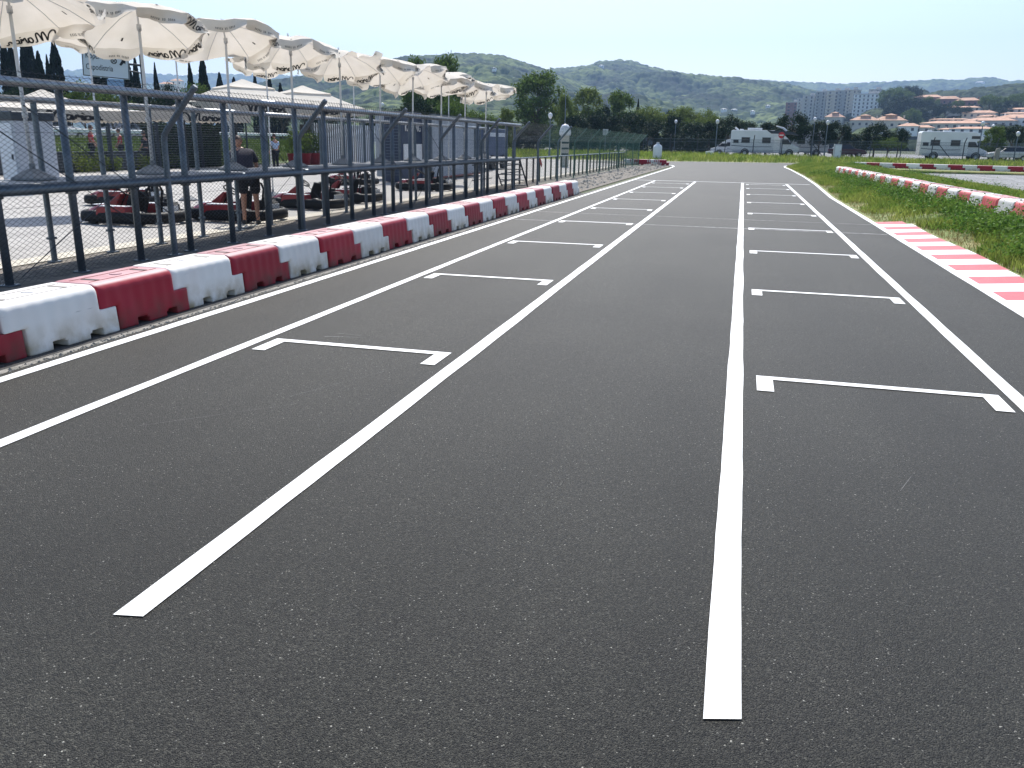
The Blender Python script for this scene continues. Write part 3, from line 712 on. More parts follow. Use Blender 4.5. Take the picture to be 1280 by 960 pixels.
def script_strip(fn, b, sgn, wd=.045, su=1.0, sv=1.0, off=0.006):
    """fn(u,v)->point,normal ; u in -1..1, v in 0..~.7"""
    for S in SCRIPT:
        Q = smooth(S, 4)
        d = np.gradient(Q, axis=0); L = np.hypot(d[:, 0], d[:, 1])+1e-6; nn = np.c_[-d[:, 1]/L, d[:, 0]/L]
        vs = []; fs = []
        for i, (q, m_) in enumerate(zip(Q, nn)):
            ww = wd*(.75+.5*abs(m_[0]))
            for s in (1, -1):
                u, v = q[0]+m_[0]*ww*s*.5, q[1]+m_[1]*ww*s
                p, nr = fn(u*su, v*sv); vs.append(p+nr*off*sgn)
        for i in range(len(Q)-1): fs.append((2*i, 2*i+1, 2*i+3, 2*i+2))
        b.add(vs, fs)

# ------------------------------------------------------------------ wind-blown sun umbrellas on the deck
def make_umbrella(i, loc, tilt, tdir, label, group, seed, pole_h=2.2, R=.90, cone=True):
    g = random.Random(seed)
    r = thing('sun_umbrella', label, 'umbrella', loc, 0, group)
    droop = .26; NP = 8; T = Matrix.Rotation(tilt, 4, Vector((-math.sin(tdir), math.cos(tdir), 0)))
    a0 = g.uniform(-.2, .2); bill = [g.uniform(-.06, .06) for _ in range(NP)]; fa = []
    for p in range(NP):
        fa.append(R_(g.choice([g.uniform(-20, 20), g.uniform(-15, 15), g.uniform(-10, 35), g.uniform(-45, -20), g.uniform(60, 130)])))
    base = Vector((0, 0, pole_h))
    tipdz = [g.uniform(-.10, .08) for _ in range(NP)]
    def rib(k, t): a = a0+2*math.pi*(k % NP)/NP; return Vector((R*t*math.cos(a), R*t*math.sin(a), -droop*t**1.7+tipdz[k % NP]*t*t))
    def surf(p, a, t):
        A, B = rib(p, t), rib(p+1, t); s = (a+1)/2; q = A.lerp(B, s)
        am = a0+2*math.pi*(p+.5)/NP; out = Vector((math.cos(am)*.45, math.sin(am)*.45, .9))
        q = q+out*(bill[p]*math.sin(math.pi*s)*math.sin(math.pi*min(1, t)*.62)**2+.018*math.sin(5*s+4*t+p*2.1)*t*math.sin(math.pi*s)+.012*math.sin(11*s-7*t+p)*t*t*math.sin(math.pi*s))
        return q
    def flap(p, a, v):      # v 0..1 down the valance
        E_ = surf(p, a, 1.0); am = a0+2*math.pi*(p+.5)/NP; o_ = Vector((math.cos(am), math.sin(am), 0))
        ang = fa[p]+.5*v*math.sin(a*2+p)+.35*math.sin(a*3.1+p*1.7)*v
        # curl: integrate
        L = .17*v; dirv = o_*math.sin(ang)+Vector((0, 0, -1))*math.cos(ang); narrow = (1-.10*v*v)
        mid = surf(p, 0, 1.0); E2 = mid+(E_-mid)*narrow
        return E2+dirv*L
    def world(q): return base+T @ q+Vector((0, 0, 0))
    vs = []; fs = []; NA, NT = 8, 7
    for p in range(NP):
        n0 = len(vs)
        for j in range(NT+1):
            for k in range(NA+1): vs.append(world(surf(p, -1+2*k/NA, j/NT)))
        for j in range(NT):
            for k in range(NA): a_ = n0+j*(NA+1)+k; fs.append((a_, a_+1, a_+NA+2, a_+NA+1))
    cn = MB(); cn.add(vs, fs); o = cn.build('canopy', M_canvas, r, True, recalc=False)
    vs = []; fs = []
    for p in range(NP):
        n0 = len(vs)
        for j in range(5):
            for k in range(NA+1):
                a = -1+2*k/NA; v = j/4
                vs.append(world(flap(p, a*.985, v*(1-.28*abs(a)**6))))
        for j in range(4):
            for k in range(NA): a_ = n0+j*(NA+1)+k; fs.append((a_, a_+1, a_+NA+2, a_+NA+1))
    vl = MB(); vl.add(vs, fs); vl.build('valance', M_canvas, r, True, recalc=False)
    for p in range(NP):
        lt = MB()
        if p in (0, 2, 4) or (p == 1 and seed % 3 == 0):
            def fn(u, v, p=p):
                vv = .80-v*.95; P_ = world(flap(p, u*.86, vv)); P1 = world(flap(p, u*.86+.02, vv)); P2 = world(flap(p, u*.86, vv+.02)); nr = (P1-P_).cross(P2-P_)
                return P_, nr.normalized() if nr.length > 0 else Vector((0, 0, 1))
            for s in (1, -1): script_strip(fn, lt, s, .05)
        else:
            for s in (1, -1):       # row of tiny capitals, too small to read
                for k in range(13):
                    if k in (5, 8): continue
                    u = -.42+.07*k; P_ = world(flap(p, u, .62)); P1 = world(flap(p, u+.035, .62)); P2 = world(flap(p, u, .78)); P3 = world(flap(p, u+.035, .78)); nr = (P1-P_).cross(P2-P_).normalized()*.005*s
                    lt.add([P_+nr, P1+nr, P3+nr, P2+nr], [(0, 1, 3, 2)])
                q = [world(surf(p, a, t)) for a, t in ((-.04, .76), (.04, .76), (.04, .83), (-.04, .83))]; nr = (q[1]-q[0]).cross(q[2]-q[0]).normalized()*.005*s
                lt.add([x+nr for x in q], [(0, 1, 2, 3)])
        lt.build('lettering', M_ink, r, recalc=False)
    for k in range(NP):
        rb = MB(); rb.tube([world(rib(k, t)+Vector((0, 0, -.012))) for t in (0.02, .35, .7, 1.0)], .005, 5); rb.build('rib', M_pole, r)
    hub = world(Vector((0, 0, -.02))); sh = world(Vector((0, 0, -.26)))
    b = MB(); b.cyl(sh, world(Vector((0, 0, .05))), .014, .012, 8); b.cyl(world(Vector((0, 0, .03))), world(Vector((0, 0, .08))), .02, .006, 8); b.build('finial', M_pole, r)
    lean = (g.uniform(-.02, .02), g.uniform(-.02, .02))
    b = MB(); b.cyl((0, 0, .02), sh, .024, .019, 10); b.cyl(sh-Vector((0, 0, .05)), sh+Vector((0, 0, .03)), .032, n=8); b.cyl((0, 0, .72), (0, 0, .79), .033, n=8); b.build('pole', M_pole, r, True)
    if cone:
        b = MB(); b.add([(-.18, -.18, 0), (.18, -.18, 0), (.18, .18, 0), (-.18, .18, 0), (-.175, -.175, .03), (.175, -.175, .03), (.175, .175, .03), (-.175, .175, .03), (-.045, -.045, .13), (.045, -.045, .13), (.045, .045, .13), (-.045, .045, .13)],
                        [(0, 1, 5, 4), (1, 2, 6, 5), (2, 3, 7, 6), (3, 0, 4, 7), (4, 5, 9, 8), (5, 6, 10, 9), (6, 7, 11, 10), (7, 4, 8, 11), (8, 9, 10, 11), (0, 3, 2, 1)])
        b.cyl((0, 0, .125), (0, 0, .20), .034, n=10); bevel(b.build('base', mat('grey_cast_concrete', (.20, .21, .22), (.28, .29, .30), 12, .85, bump=.3), r), .01, 2)
    return r
UY = [8.55, 10.75, 12.8, 14.9, 16.95, 18.95, 21.0, 23.2, 25.35, 27.5]
for i, y in enumerate(UY):
    lab = ['cream umbrella nearest the camera, cut by the top left photo corner', 'cream umbrella in front of the road sign, second in the deck row'][i] if i < 2 else \
          ('cream umbrella at the far end of the deck row' if i == 9 else 'cream umbrella on the deck, %s from the near end of the row' % ORD[i+1])
    make_umbrella(i, (-8.3, y, 1.105), R_(10.5+rnd.uniform(-4.5, 7)), math.atan2(.65, -.75)+rnd.uniform(-.25, .25), lab, 'cream umbrellas along the deck', 20+i, [2.17, 2.24][i] if i < 2 else 2.30+rnd.uniform(-.03, .03))
for i, (px_, py_, Y) in enumerate(((106, 28, 16.5), (215, 28, 19.5), (330, 62, 22.0), (440, 78, 27.5), (560, 92, 33.0))):
    X, Z = hz(px_, py_, Y)
    lab = ['cream umbrella behind the nearest deck umbrella, standing on the pit lane', 'cream umbrella behind the second deck umbrella, standing on the pit lane', 'cream umbrella on the pit lane seen below the third deck umbrella',
           'cream umbrella on the pit lane seen low behind the fifth deck umbrella', 'cream umbrella on the pit lane seen behind the eighth deck umbrella'][i]
    make_umbrella(i, (X, Y, .01), R_(13), math.atan2(.65, -.7), lab, 'cream umbrellas standing on the pit lane', 60+i, Z-.0, .95)

# ------------------------------------------------------------------ large double-roofed market umbrellas
def market(loc, s, hem, apex, label, val=.42, rz=.2, script=True):
    r = thing('market_umbrella', label, 'umbrella', loc, rz, 'large double roofed umbrellas')
    h = s/2
    def roof(b, h0, z0, h1, z1, n=6):
        for q in range(4):
            a = q*math.pi/2; vs = []; fs = []
            for j in range(n+1):
                t = j/n; hh = h0+(h1-h0)*t; zz = z0+(z1-z0)*t-.05*math.sin(math.pi*t)
                for k in range(n+1):
                    u = -1+2*k/n; x, y = hh*u, -hh; vs.append((x*math.cos(a)-y*math.sin(a), x*math.sin(a)+y*math.cos(a), zz+.04*(u*u)*t))
            for j in range(n):
                for k in range(n): i = j*(n+1)+k; fs.append((i, i+1, i+n+2, i+n+1))
            b.add(vs, fs)
    b = MB(); roof(b, h*.36, apex-.42, h, hem); b.build('lower_roof', M_canvas, r, recalc=False)
    b = MB(); roof(b, .05, apex, h*.46, apex-.50)
    roof(b, h*.46, apex-.50, h*.46+.001, apex-.60); b.build('upper_roof', M_canvas, r, recalc=False)
    b = MB()
    for q in range(4):
        a = q*math.pi/2; vs = []; fs = []; n = 24
        for k in range(n+1):
            x = -h+2*h*k/n; y = -h-.004; dz = val*(.92+.08*math.cos(k*math.pi))
            for z in (hem+.04*(x/h)**2, hem-dz): vs.append((x*math.cos(a)-y*math.sin(a), x*math.sin(a)+y*math.cos(a), z))
        for k in range(n): fs.append((2*k, 2*k+2, 2*k+3, 2*k+1))
        b.add(vs, fs)
    b.build('valance', mat('grey_cream_canvas', (.50, .46, .41), (.42, .39, .35), 3, .85, transl=.25), r, recalc=False)
    b = MB(); b.cyl((0, 0, 0), (0, 0, apex-.05), .045, n=10); b.build('pole', M_steeld, r)
    b = MB(); b.box((0, 0, .05), (.9, .9, .1)); b.build('base', M_conc, r)
    for a in range(4):
        c = MB(); c.cyl((0, 0, apex-.4), (h*.98*math.cos(a*math.pi/2+math.pi/4)*1.41, h*.98*math.sin(a*math.pi/2+math.pi/4)*1.41, hem+.02), .02, n=6); c.build('strut', M_pole, r)
    if script:
        lt = MB()
        for a in (0, math.pi/2):
            def fn(u, v):
                x, y, z = u*h*.45, -h-.01, hem-val*.9+v*val*1.2
                return Vector((x*math.cos(a)-y*math.sin(a), x*math.sin(a)+y*math.cos(a), z)), Vector((math.sin(a), -math.cos(a), 0))
            script_strip(fn, lt, 1, .07)
        lt.build('lettering', M_ink, r, recalc=False)
    return r
X = -24
for (px_, ap, s, hem, val, lab) in ((52, 112, 5.2, 2.42, .36, 'large white market umbrella above the slope at the left photo edge'),
                               (228, 127, 4.2, 2.62, .40, 'large white market umbrella partly hidden behind the second bent fence post')):
    Y, Z = hx(px_, ap, X); market((X, Y, 0), s, hem, Z, lab, val, -.55)
X = -27
for (px_, ap, s, hem, val, lab) in ((303, 99, 5.6, 3.42, .55, 'large double roofed market umbrella with black script left of its twin'),
                               (378, 107, 5.6, 3.42, .45, 'large double roofed market umbrella right of its twin, above the slatted fence')):
    Y, Z = hx(px_, ap, X); market((X, Y, 0), s, hem, Z, lab, val, -.62)

# ------------------------------------------------------------------ go-karts
def make_kart():
    r = thing('go_kart', 'x', 'go-kart')
    # local: +x = forward
    b = MB()
    b.tube([(-.62, -.30, .09), (-.2, -.34, .08), (.5, -.30, .08), (.78, -.2, .08), (.78, .2, .08), (.5, .30, .08), (-.2, .34, .08), (-.62, .30, .09)], .018, 8, True)
    b.cyl((-.55, -.55, .13), (-.55, .55, .13), .02, n=8); b.cyl((.52, -.5, .12), (.52, .5, .12), .016, n=8); b.box((.2, 0, .065), (1.1, .52, .01))
    b.build('chassis', M_steeld, r)
    # wrap-around black bumper
    pts = []
    for k in range(40):
        t = 2*math.pi*k/40; c, s = math.cos(t), math.sin(t); pts.append((.98*math.copysign(abs(c)**.32, c), .64*math.copysign(abs(s)**.6, s), .13))
    bm_ = MB(); vs = []; n_ = 40
    for (z, k_) in ((.04, .93), (.06, .99), (.14, 1.0), (.22, .985), (.255, .93), (.24, .88), (.05, .88)):
        vs += [(x*k_-(0 if x < .6 else .03), y*k_*(1 if x < .4 else .92), z) for x, y, _ in pts]
    bm_.add(vs, [(i*n_+k, i*n_+(k+1) % n_, ((i+1) % 7)*n_+(k+1) % n_, ((i+1) % 7)*n_+k) for i in range(7) for k in range(n_)])
    o = bm_.build('bumper', M_blackp, r, True)
    def pod(poly, y0, y1, name, m):
        b = MB(); b.prism(poly, y0, y1, 'y'); return bevel(b.build(name, m, r), .02, 2)
    for s in (-1, 1):
        o = pod([(-.35, .16), (.38, .16), (.34, .33), (-.30, .36)], .36 if s > 0 else -.60, .60 if s > 0 else -.36, 'side_pod', M_kartred)
        t = MB(); t.box((0.0, s*.48, .352), (.6, .2, .014)); t.build('pod_panel', M_kartwhite, o)
    nz = MB(); nz.add([(.55, -.42, .2), (.95, -.30, .17), (.95, .30, .17), (.55, .42, .2), (.50, -.30, .36), (.80, -.2, .29), (.80, .2, .29), (.50, .30, .36)], [(0, 1, 5, 4), (1, 2, 6, 5), (2, 3, 7, 6), (3, 0, 4, 7), (4, 5, 6, 7), (0, 3, 2, 1)])
    o = bevel(nz.build('front_fairing', M_kartred, r), .03, 2); t = MB(); t.box((.66, 0, .34), (.26, .42, .012)); t.build('fairing_panel', M_kartwhite, o)
    np_ = MB(); np_.add([(.30, -.14, .30), (.50, -.16, .34), (.50, .16, .34), (.30, .14, .30), (.16, -.12, .55), (.20, -.12, .57), (.20, .12, .57), (.16, .12, .55)], [(0, 1, 5, 4), (1, 2, 6, 5), (2, 3, 7, 6), (3, 0, 4, 7), (4, 5, 6, 7), (0, 3, 2, 1)])
    bevel(np_.build('nose_panel', M_kartred, r), .01, 1)
    sw = MB(); c = Vector((.10, 0, .60)); ax = Vector((-.55, 0, .83)).normalized(); u = Vector((0, 1, 0)); v = ax.cross(u)
    sw.tube([c+u*.15*math.cos(t*math.pi/8)+v*.15*math.sin(t*math.pi/8) for t in range(16)], .015, 8, True)
    for a in (0, 2.09, 4.19): sw.cyl(c, c+u*.15*math.cos(a)+v*.15*math.sin(a), .01, n=6)
    sw.cyl(c, c-ax*.45, .012, n=6); sw.build('steering_wheel', M_blackp, r)
    se = MB(); vs = []; fs = []
    prof = [(.12, .10, .20), (.0, .09, .19), (-.14, .10, .20), (-.24, .20, .20), (-.30, .36, .19), (-.35, .52, .16), (-.37, .60, .12)]
    for (x, z, hw) in prof:
        for k in range(9):
            q = -1+2*k/8; vs.append((x+.10*abs(q)**2.5, hw*q, z+.10*abs(q)**3*(1 if z < .3 else .3)))
    for i in range(len(prof)-1):
        for k in range(8): a = i*9+k; fs.append((a, a+1, a+10, a+9))
    se.add(vs, fs); o = se.build('seat', M_blackp, r, True); sm = o.modifiers.new('thick', 'SOLIDIFY'); sm.thickness = .02
    en = MB(); en.box((-.42, -.46, .28), (.34, .24, .22)); en.cyl((-.42, -.46, .38), (-.42, -.46, .46), .07, n=10); en.box((-.62, -.42, .3), (.10, .2, .12)); bevel(en.build('engine', M_black, r), .015, 1)
    hb = MB(); hb.tube([(-.45, -.22, .2), (-.52, -.22, .62), (-.54, -.12, .74), (-.54, .12, .74), (-.52, .22, .62), (-.45, .22, .2)], .022, 8); hb.build('roll_hoop', M_blackp, r)
    for (x, y, rr, wd) in ((.52, .50, .13, .12), (.52, -.50, .13, .12), (-.55, .52, .14, .18), (-.55, -.52, .14, .18)):
        wl = MB(); wl.lathe([(rr*.55, -wd/2), (rr*.9, -wd/2), (rr, -wd/2+.02), (rr, wd/2-.02), (rr*.9, wd/2), (rr*.55, wd/2)], 18)
        o = wl.build('wheel', M_black, r, True); o.location = (x, y, rr); o.rotation_euler = (R_(90), 0, 0)
        rm = MB(); rm.lathe([(.0, -wd*.3), (rr*.56, -wd*.42), (rr*.56, wd*.42), (0, wd*.3)], 14); rm.build('rim', M_chrome, o)
    nb = MB(); nb.box((-.86, 0, .30), (.02, .42, .10)); nb.build('number_plate', M_kartwhite, r)
    return r
kp = make_kart()
karts = [(-11.35, 14.02, 148, 'red and black go-kart nearest the camera, leftmost behind the fence'),
         (-9.95, 15.35, 150, 'red and black go-kart right behind the standing man, second from the left'),
         (-10.15, 18.75, 146, 'red and black go-kart to the right of the man, third from the left'),
         (-10.25, 21.1, 150, 'black and red go-kart fourth from the left, in front of the slatted fence'),
         (-10.35, 27.2, 160, 'go-kart standing alone in front of the dark blue container'),
         (-14.4, 17.6, 150, 'go-kart parked in the second line behind the nearest kart'),
         (-13.9, 29.0, 150, 'go-kart furthest back beside the slatted fence')]
for i, (x, y, a, lab) in enumerate(karts):
    o = kp if i == 0 else copy_tree(kp)
    o.location = (x, y, .005); o.rotation_euler = (0, 0, R_(a+90-60)) ; o['label'] = lab; o['group'] = 'go-karts parked on the pit lane'

# ------------------------------------------------------------------ people
def person(loc, rz, label, J, skinm, parts, scale=1.0, seg=2):
    """one skinned body; parts = list of (name, material, joint chain, radii) clothing shells"""
    r = thing('person', label, 'person', loc, rz)
    r.scale = (scale,)*3
    def skin(name, verts, edges, radii, m, root=0):
        me = bpy.data.meshes.new(name); me.from_pydata(verts, edges, []); o = link(name, me, m, r)
        mod = o.modifiers.new('skin', 'SKIN'); mod.use_smooth_shade = True
        for i, rr in enumerate(radii):
            sv = me.skin_vertices[0].data[i]; sv.radius = rr if isinstance(rr, tuple) else (rr, rr); sv.use_root = (i == root)
        o.modifiers.new('sub', 'SUBSURF').levels = seg; o.modifiers['sub'].render_levels = seg
        return o
    for (name, m, verts, edges, radii) in parts: skin(name, verts, edges, radii, m)
    return r
def head_mesh(b_m, h_m, r, c, tilt=0, rz=0):
    b = MB(); vs = []; fs = []; n, mrows = 14, 11
    for i in range(mrows+1):
        t = math.pi*i/mrows; z = math.cos(t)*.122; rad = math.sin(t)
        for k in range(n):
            a = 2*math.pi*k/n; x = math.sin(a)*rad*.078*(1-.22*max(0, -z/.12)); y = math.cos(a)*rad*.098
            if math.cos(a) > .9 and -.05 < z < .02: y += .018
            if math.cos(a) > .7 and z < -.07: y += .012
            vs.append((x, y, z))
    fs = [(i*n+k, i*n+(k+1) % n, (i+1)*n+(k+1) % n, (i+1)*n+k) for i in range(mrows) for k in range(n)]
    b.add(vs, fs); 
    for s in (-1, 1): b.add([(s*.076, -.01, .02), (s*.092, -.018, .025), (s*.09, -.012, -.02), (s*.076, 0, -.025), (s*.078, .012, .0)], [(0, 1, 2, 3), (0, 3, 4)])
    o = b.build('head', b_m, r, True); o.location = c; o.rotation_euler = (tilt, 0, rz)
    e = MB()
    for s in (-1, 1): e.lathe([(0, -.009), (.009, 0), (0, .009)], 8, (s*.03, .088, .012))
    e.build('eyes', M_blackp, o)
    hb = MB(); vs = []
    for i in range(8):
        t = math.pi*i/12.5; z = math.cos(t)*.130; rad = math.sin(t)
        for k in range(n):
            a = 2*math.pi*k/n; f = 1 if math.cos(a) < .45 else (1 if z > .06 else .9)
            vs.append((math.sin(a)*rad*.086*f, math.cos(a)*rad*.105*f-.004, z+.003))
    hb.add(vs, [(i*n+k, i*n+(k+1) % n, (i+1)*n+(k+1) % n, (i+1)*n+k) for i in range(7) for k in range(n)]); hb.build('hair', h_m, o, True)
    return o
def hand(b_name, m, r, w_, d, side=1):
    """palm with five bent fingers hanging from wrist w_ in direction d"""
    w_ = Vector(w_); d = Vector(d).normalized(); sd = d.orthogonal().normalized(); up = d.cross(sd)
    b = MB(); b.tube([w_, w_+d*.03, w_+d*.075, w_+d*.09], [.024, .034, .038, .03], 8)
    for k, ln in enumerate((.062, .072, .068, .055)):
        q = w_+d*.085+up*(-.03+.02*k); b.tube([q, q+d*ln*.5, q+d*ln*.8+sd*.012, q+d*ln+sd*.028], [.0095, .009, .008, .006], 6)
    q = w_+d*.03-up*.03; b.tube([q, q+d*.03-up*.022, q+d*.055-up*.026+sd*.01], [.011, .010, .007], 6)
    return b.build('hand', m, r, True)
# man in dark shirt and shorts bending over the karts (back to the track)
hip = (.02, 0, .93)
legs = [(.0, 0, .95), (.10, 0, .90), (.12, .03, .50), (.13, .0, .10), (.14, .10, .05), (-.10, 0, .90), (-.12, .03, .50), (-.13, .0, .10), (-.14, .10, .05)]
pa = [('body', M_skin, legs+[(-.06, .10, 1.18), (-.13, .26, 1.40), (-.16, .33, 1.50), (.05, .28, 1.38), (.16, .28, 1.15), (.10, .48, 1.0), (-.33, .24, 1.36), (-.40, .36, 1.10), (-.34, .56, .98)],
       [(0, 1), (1, 2), (2, 3), (3, 4), (0, 5), (5, 6), (6, 7), (7, 8), (0, 9), (9, 10), (10, 11), (10, 12), (12, 13), (13, 14), (10, 15), (15, 16), (16, 17)],
       [.12, .09, .058, .036, .034, .09, .058, .036, .034, (.14, .10), (.12, .09), .052, .05, .042, .028, .05, .042, .028]),
      ('shirt', M_navy, [(.0, -.01, .93), (-.06, .09, 1.16), (-.12, .23, 1.36), (-.145, .28, 1.43), (.07, .27, 1.38), (.165, .27, 1.19), (-.34, .24, 1.36), (-.395, .32, 1.19)], [(0, 1), (1, 2), (2, 3), (2, 4), (4, 5), (2, 6), (6, 7)],
       [(.17, .14), (.175, .135), (.165, .125), .085, .085, .062, .085, .062]),
      ('shorts', M_short, [(.0, 0, .96), (.105, 0, .88), (.12, .02, .58), (-.105, 0, .88), (-.12, .02, .58)], [(0, 1), (1, 2), (0, 3), (3, 4)], [.16, .125, .10, .125, .10]),
      ('shoe', M_black, [(.13, -.04, .045), (.14, .08, .05), (.145, .19, .035)], [(0, 1), (1, 2)], [.05, .05, .038]),
      ('shoe', M_black, [(-.13, -.04, .045), (-.14, .08, .05), (-.145, .19, .035)], [(0, 1), (1, 2)], [.05, .05, .038])]
X, Y = -9.15, 14.6
man = person((X, Y, .01), R_(28), 'man in dark shirt and black shorts leaning over the karts behind the fence', None, None, pa, .97)
head_mesh(M_skin, M_hair, man, (-.18, .385, 1.60), R_(-38), R_(10))
hand('hand', M_skin, man, (.10, .48, 1.0), (-.15, .6, -.35)); hand('hand', M_skin, man, (-.34, .56, .98), (.15, .6, -.35))
def stander(loc, rz, label, top, bottom, sit=False, scale=1, hair=M_hair):
    if not sit:
        L = [(0, 0, .95), (.10, 0, .9), (.11, .02, .5), (.11, 0, .09), (.12, .10, .05), (-.10, 0, .9), (-.11, .02, .5), (-.11, 0, .09), (-.12, .10, .05)]
    else:
        L = [(0, 0, .52), (.10, .02, .50), (.13, .42, .50), (.13, .42, .09), (.14, .52, .05), (-.10, .02, .50), (-.13, .42, .50), (-.13, .42, .09), (-.14, .52, .05)]
    z = L[0][2]
    pa = [('body', M_skin, L+[(0, 0, z+.28), (0, 0, z+.50), (0, .02, z+.62), (.2, 0, z+.47), (.26, .03, z+.2), (.22, .18, z+.02), (-.2, 0, z+.47), (-.26, .03, z+.2), (-.22, .18, z+.02)],
           [(0, 1), (1, 2), (2, 3), (3, 4), (0, 5), (5, 6), (6, 7), (7, 8), (0, 9), (9, 10), (10, 11), (10, 12), (12, 13), (13, 14), (10, 15), (15, 16), (16, 17)],
           [.12, .09, .058, .036, .034, .09, .058, .036, .034, (.14, .10), (.12, .09), .05, .05, .04, .026, .05, .04, .026]),
          ('shirt', top, [(0, 0, z-.02), (0, 0, z+.26), (0, 0, z+.47), (.2, 0, z+.46), (.25, .02, z+.28), (-.2, 0, z+.46), (-.25, .02, z+.28)], [(0, 1), (1, 2), (2, 3), (3, 4), (2, 5), (5, 6)], [(.16, .12), (.165, .12), (.15, .11), .08, .058, .08, .058]),
          ('trousers', bottom, [L[0], L[1], L[2], (L[3][0], L[3][1], .14), L[5], L[6], (L[7][0], L[7][1], .14)], [(0, 1), (1, 2), (2, 3), (0, 4), (4, 5), (5, 6)], [.15, .11, .078, .062, .11, .078, .062])]
    p = person(loc, rz, label, None, None, pa, scale, 1)
    head_mesh(M_skin, hair, p, (0, .03, z+.76), 0, 0)
    hand('hand', M_skin, p, (.22, .18, z+.02), (0, .3, -.8)); hand('hand', M_skin, p, (-.22, .18, z+.02), (0, .3, -.8))
    return p
def at_ground(px_, X, z=0):
    Y, _ = hx(px_, horizon(px_), X); return (X, Y, z)
stander(at_ground(113, -29.6, .25), R_(-60), 'person in a red top and dark trousers standing below the grass slope', M_redcl, M_short)
stander(at_ground(149, -29.8, .25), R_(140), 'person in a red top by the dark fence post', M_redcl, M_navy, scale=.93)
stander(at_ground(180, -29.0, .02), R_(100), 'person in black standing beside the umbrella pole near the hedge', M_short, M_short)
bl = mat('light_blue_cloth', (.35, .45, .6), None, rough=.8)
stander(at_ground(343, -23.5), R_(70), 'person in a light blue shirt behind the bending man', bl, M_short)

# ------------------------------------------------------------------ pit lane backdrop: mesh fence, hedge, kiosk, slatted fence, container
bf = thing('welded_mesh_fence', 'low-key welded wire fence with dark posts behind the pit lane', 'fence', (0, 0, 0))
XBK = -28.4
b = MB()
for k in range(18): b.cyl((XBK, 22, .15+.2*k*.62), (XBK, 48, .15+.2*k*.62), .006, n=4)
b.build('horizontal_wires', M_rail, bf)
b = MB()
for k in range(260): b.cyl((XBK+.01, 22+.1*k, .1), (XBK+.01, 22+.1*k, 2.2), .002, n=3, caps=False)
b.build('vertical_wires', M_rail, bf)
for y in (23.5, 27.0, 30.5, 34.0, 37.4, 41.0, 44.4):
    b = MB(); b.box((XBK-.05, y, 1.3), (.14, .14, 2.6)); b.build('post', M_steeld, bf)
for i, (y0, y1) in enumerate(((25.5, 30.2), (30.8, 33.8), (34.3, 37.0))):
    r = thing('low_wall', 'dark low wall panel at the foot of the grass slope, %s' % ['left of the dark post', 'middle panel of three', 'nearest the hedge'][i], 'wall', (-29.0, (y0+y1)/2, 0), 0, 'dark low wall panels'); b = MB()
    b.box((0, 0, .42), (.25, y1-y0, .84)); bevel(b.build('panel', M_steeld, r), .02, 1); b = MB(); b.box((0, 0, .87), (.32, y1-y0+.06, .06)); b.build('coping', M_steeld, r)
# shrubs along the low wall
def leaf_crown(clumps, n, sz, seed, squash=1.0, hollow=.35):
    g = np.random.default_rng(seed); c = np.array(clumps, float); wgt = c[:, 3]**2; idx = g.choice(len(c), n, p=wgt/wgt.sum())
    d = g.normal(size=(n, 3)); d /= np.linalg.norm(d, axis=1)[:, None]; rr = (hollow+(1-hollow)*g.random(n)**.6)
    P = c[idx, :3]+d*(c[idx, 3]*rr)[:, None]*np.array([1, 1, squash]); P += g.normal(size=(n, 3))*sz*.6
    return leaves_at(P, sz, g)
def shrub(name, label, loc, r0, h, m, seed, sz=.09, n=900, group=None):
    g = random.Random(seed); r = thing(name, label, 'shrub', loc, 0, group)
    cl = [(g.uniform(-.5, .5)*r0, g.uniform(-.5, .5)*r0, h*(.3+.5*g.random()), r0*g.uniform(.35, .6)) for _ in range(9)]
    V, F = leaf_crown(cl, n, sz, seed); link('foliage', fast('foliage', V, F), m, r)
    b = MB()
    for k in range(4): b.cyl((0, 0, 0), (g.uniform(-.3, .3)*r0, g.uniform(-.3, .3)*r0, h*.6), .02, .008, 5)
    b.build('stem', M_bark, r); return r
for i, (px_, r0, h) in enumerate(((95, .9, .8), (118, .8, .7), (133, .7, .6), (170, .8, .7), (215, .8, .7))):
    shrub('shrub', ['low dry shrub left of the person in red', 'low shrub at the feet of the person in red', 'small shrub beside the dark fence post', 'low shrub behind the second umbrella pole', 'low shrub next to the clipped hedge'][i], at_ground(px_, -28.75), r0, h, M_leafC, 40+i, .10, 700, 'shrubs at the foot of the slope')
# clipped dark hedge panel
hy0 = hx(207, 165, -28)[0]; hy1 = hx(294, 165, -28)[0]
r = thing('hedge', 'tall clipped dark hedge behind the welded mesh fence', 'hedge', (-29.1, (hy0+hy1)/2, 0)); L = hy1-hy0; g = np.random.default_rng(9)
P = np.c_[(g.random(9000)-.5)*.8, (g.random(9000)-.5)*L, g.random(9000)*2.25]; V, F = leaves_at(P, .13, g); link('foliage', fast('foliage', V, F), M_leafB, r)
b = MB(); b.box((-.1, 0, 1.05), (.5, L-.2, 2.1)); b.build('branches', M_cyp, r)
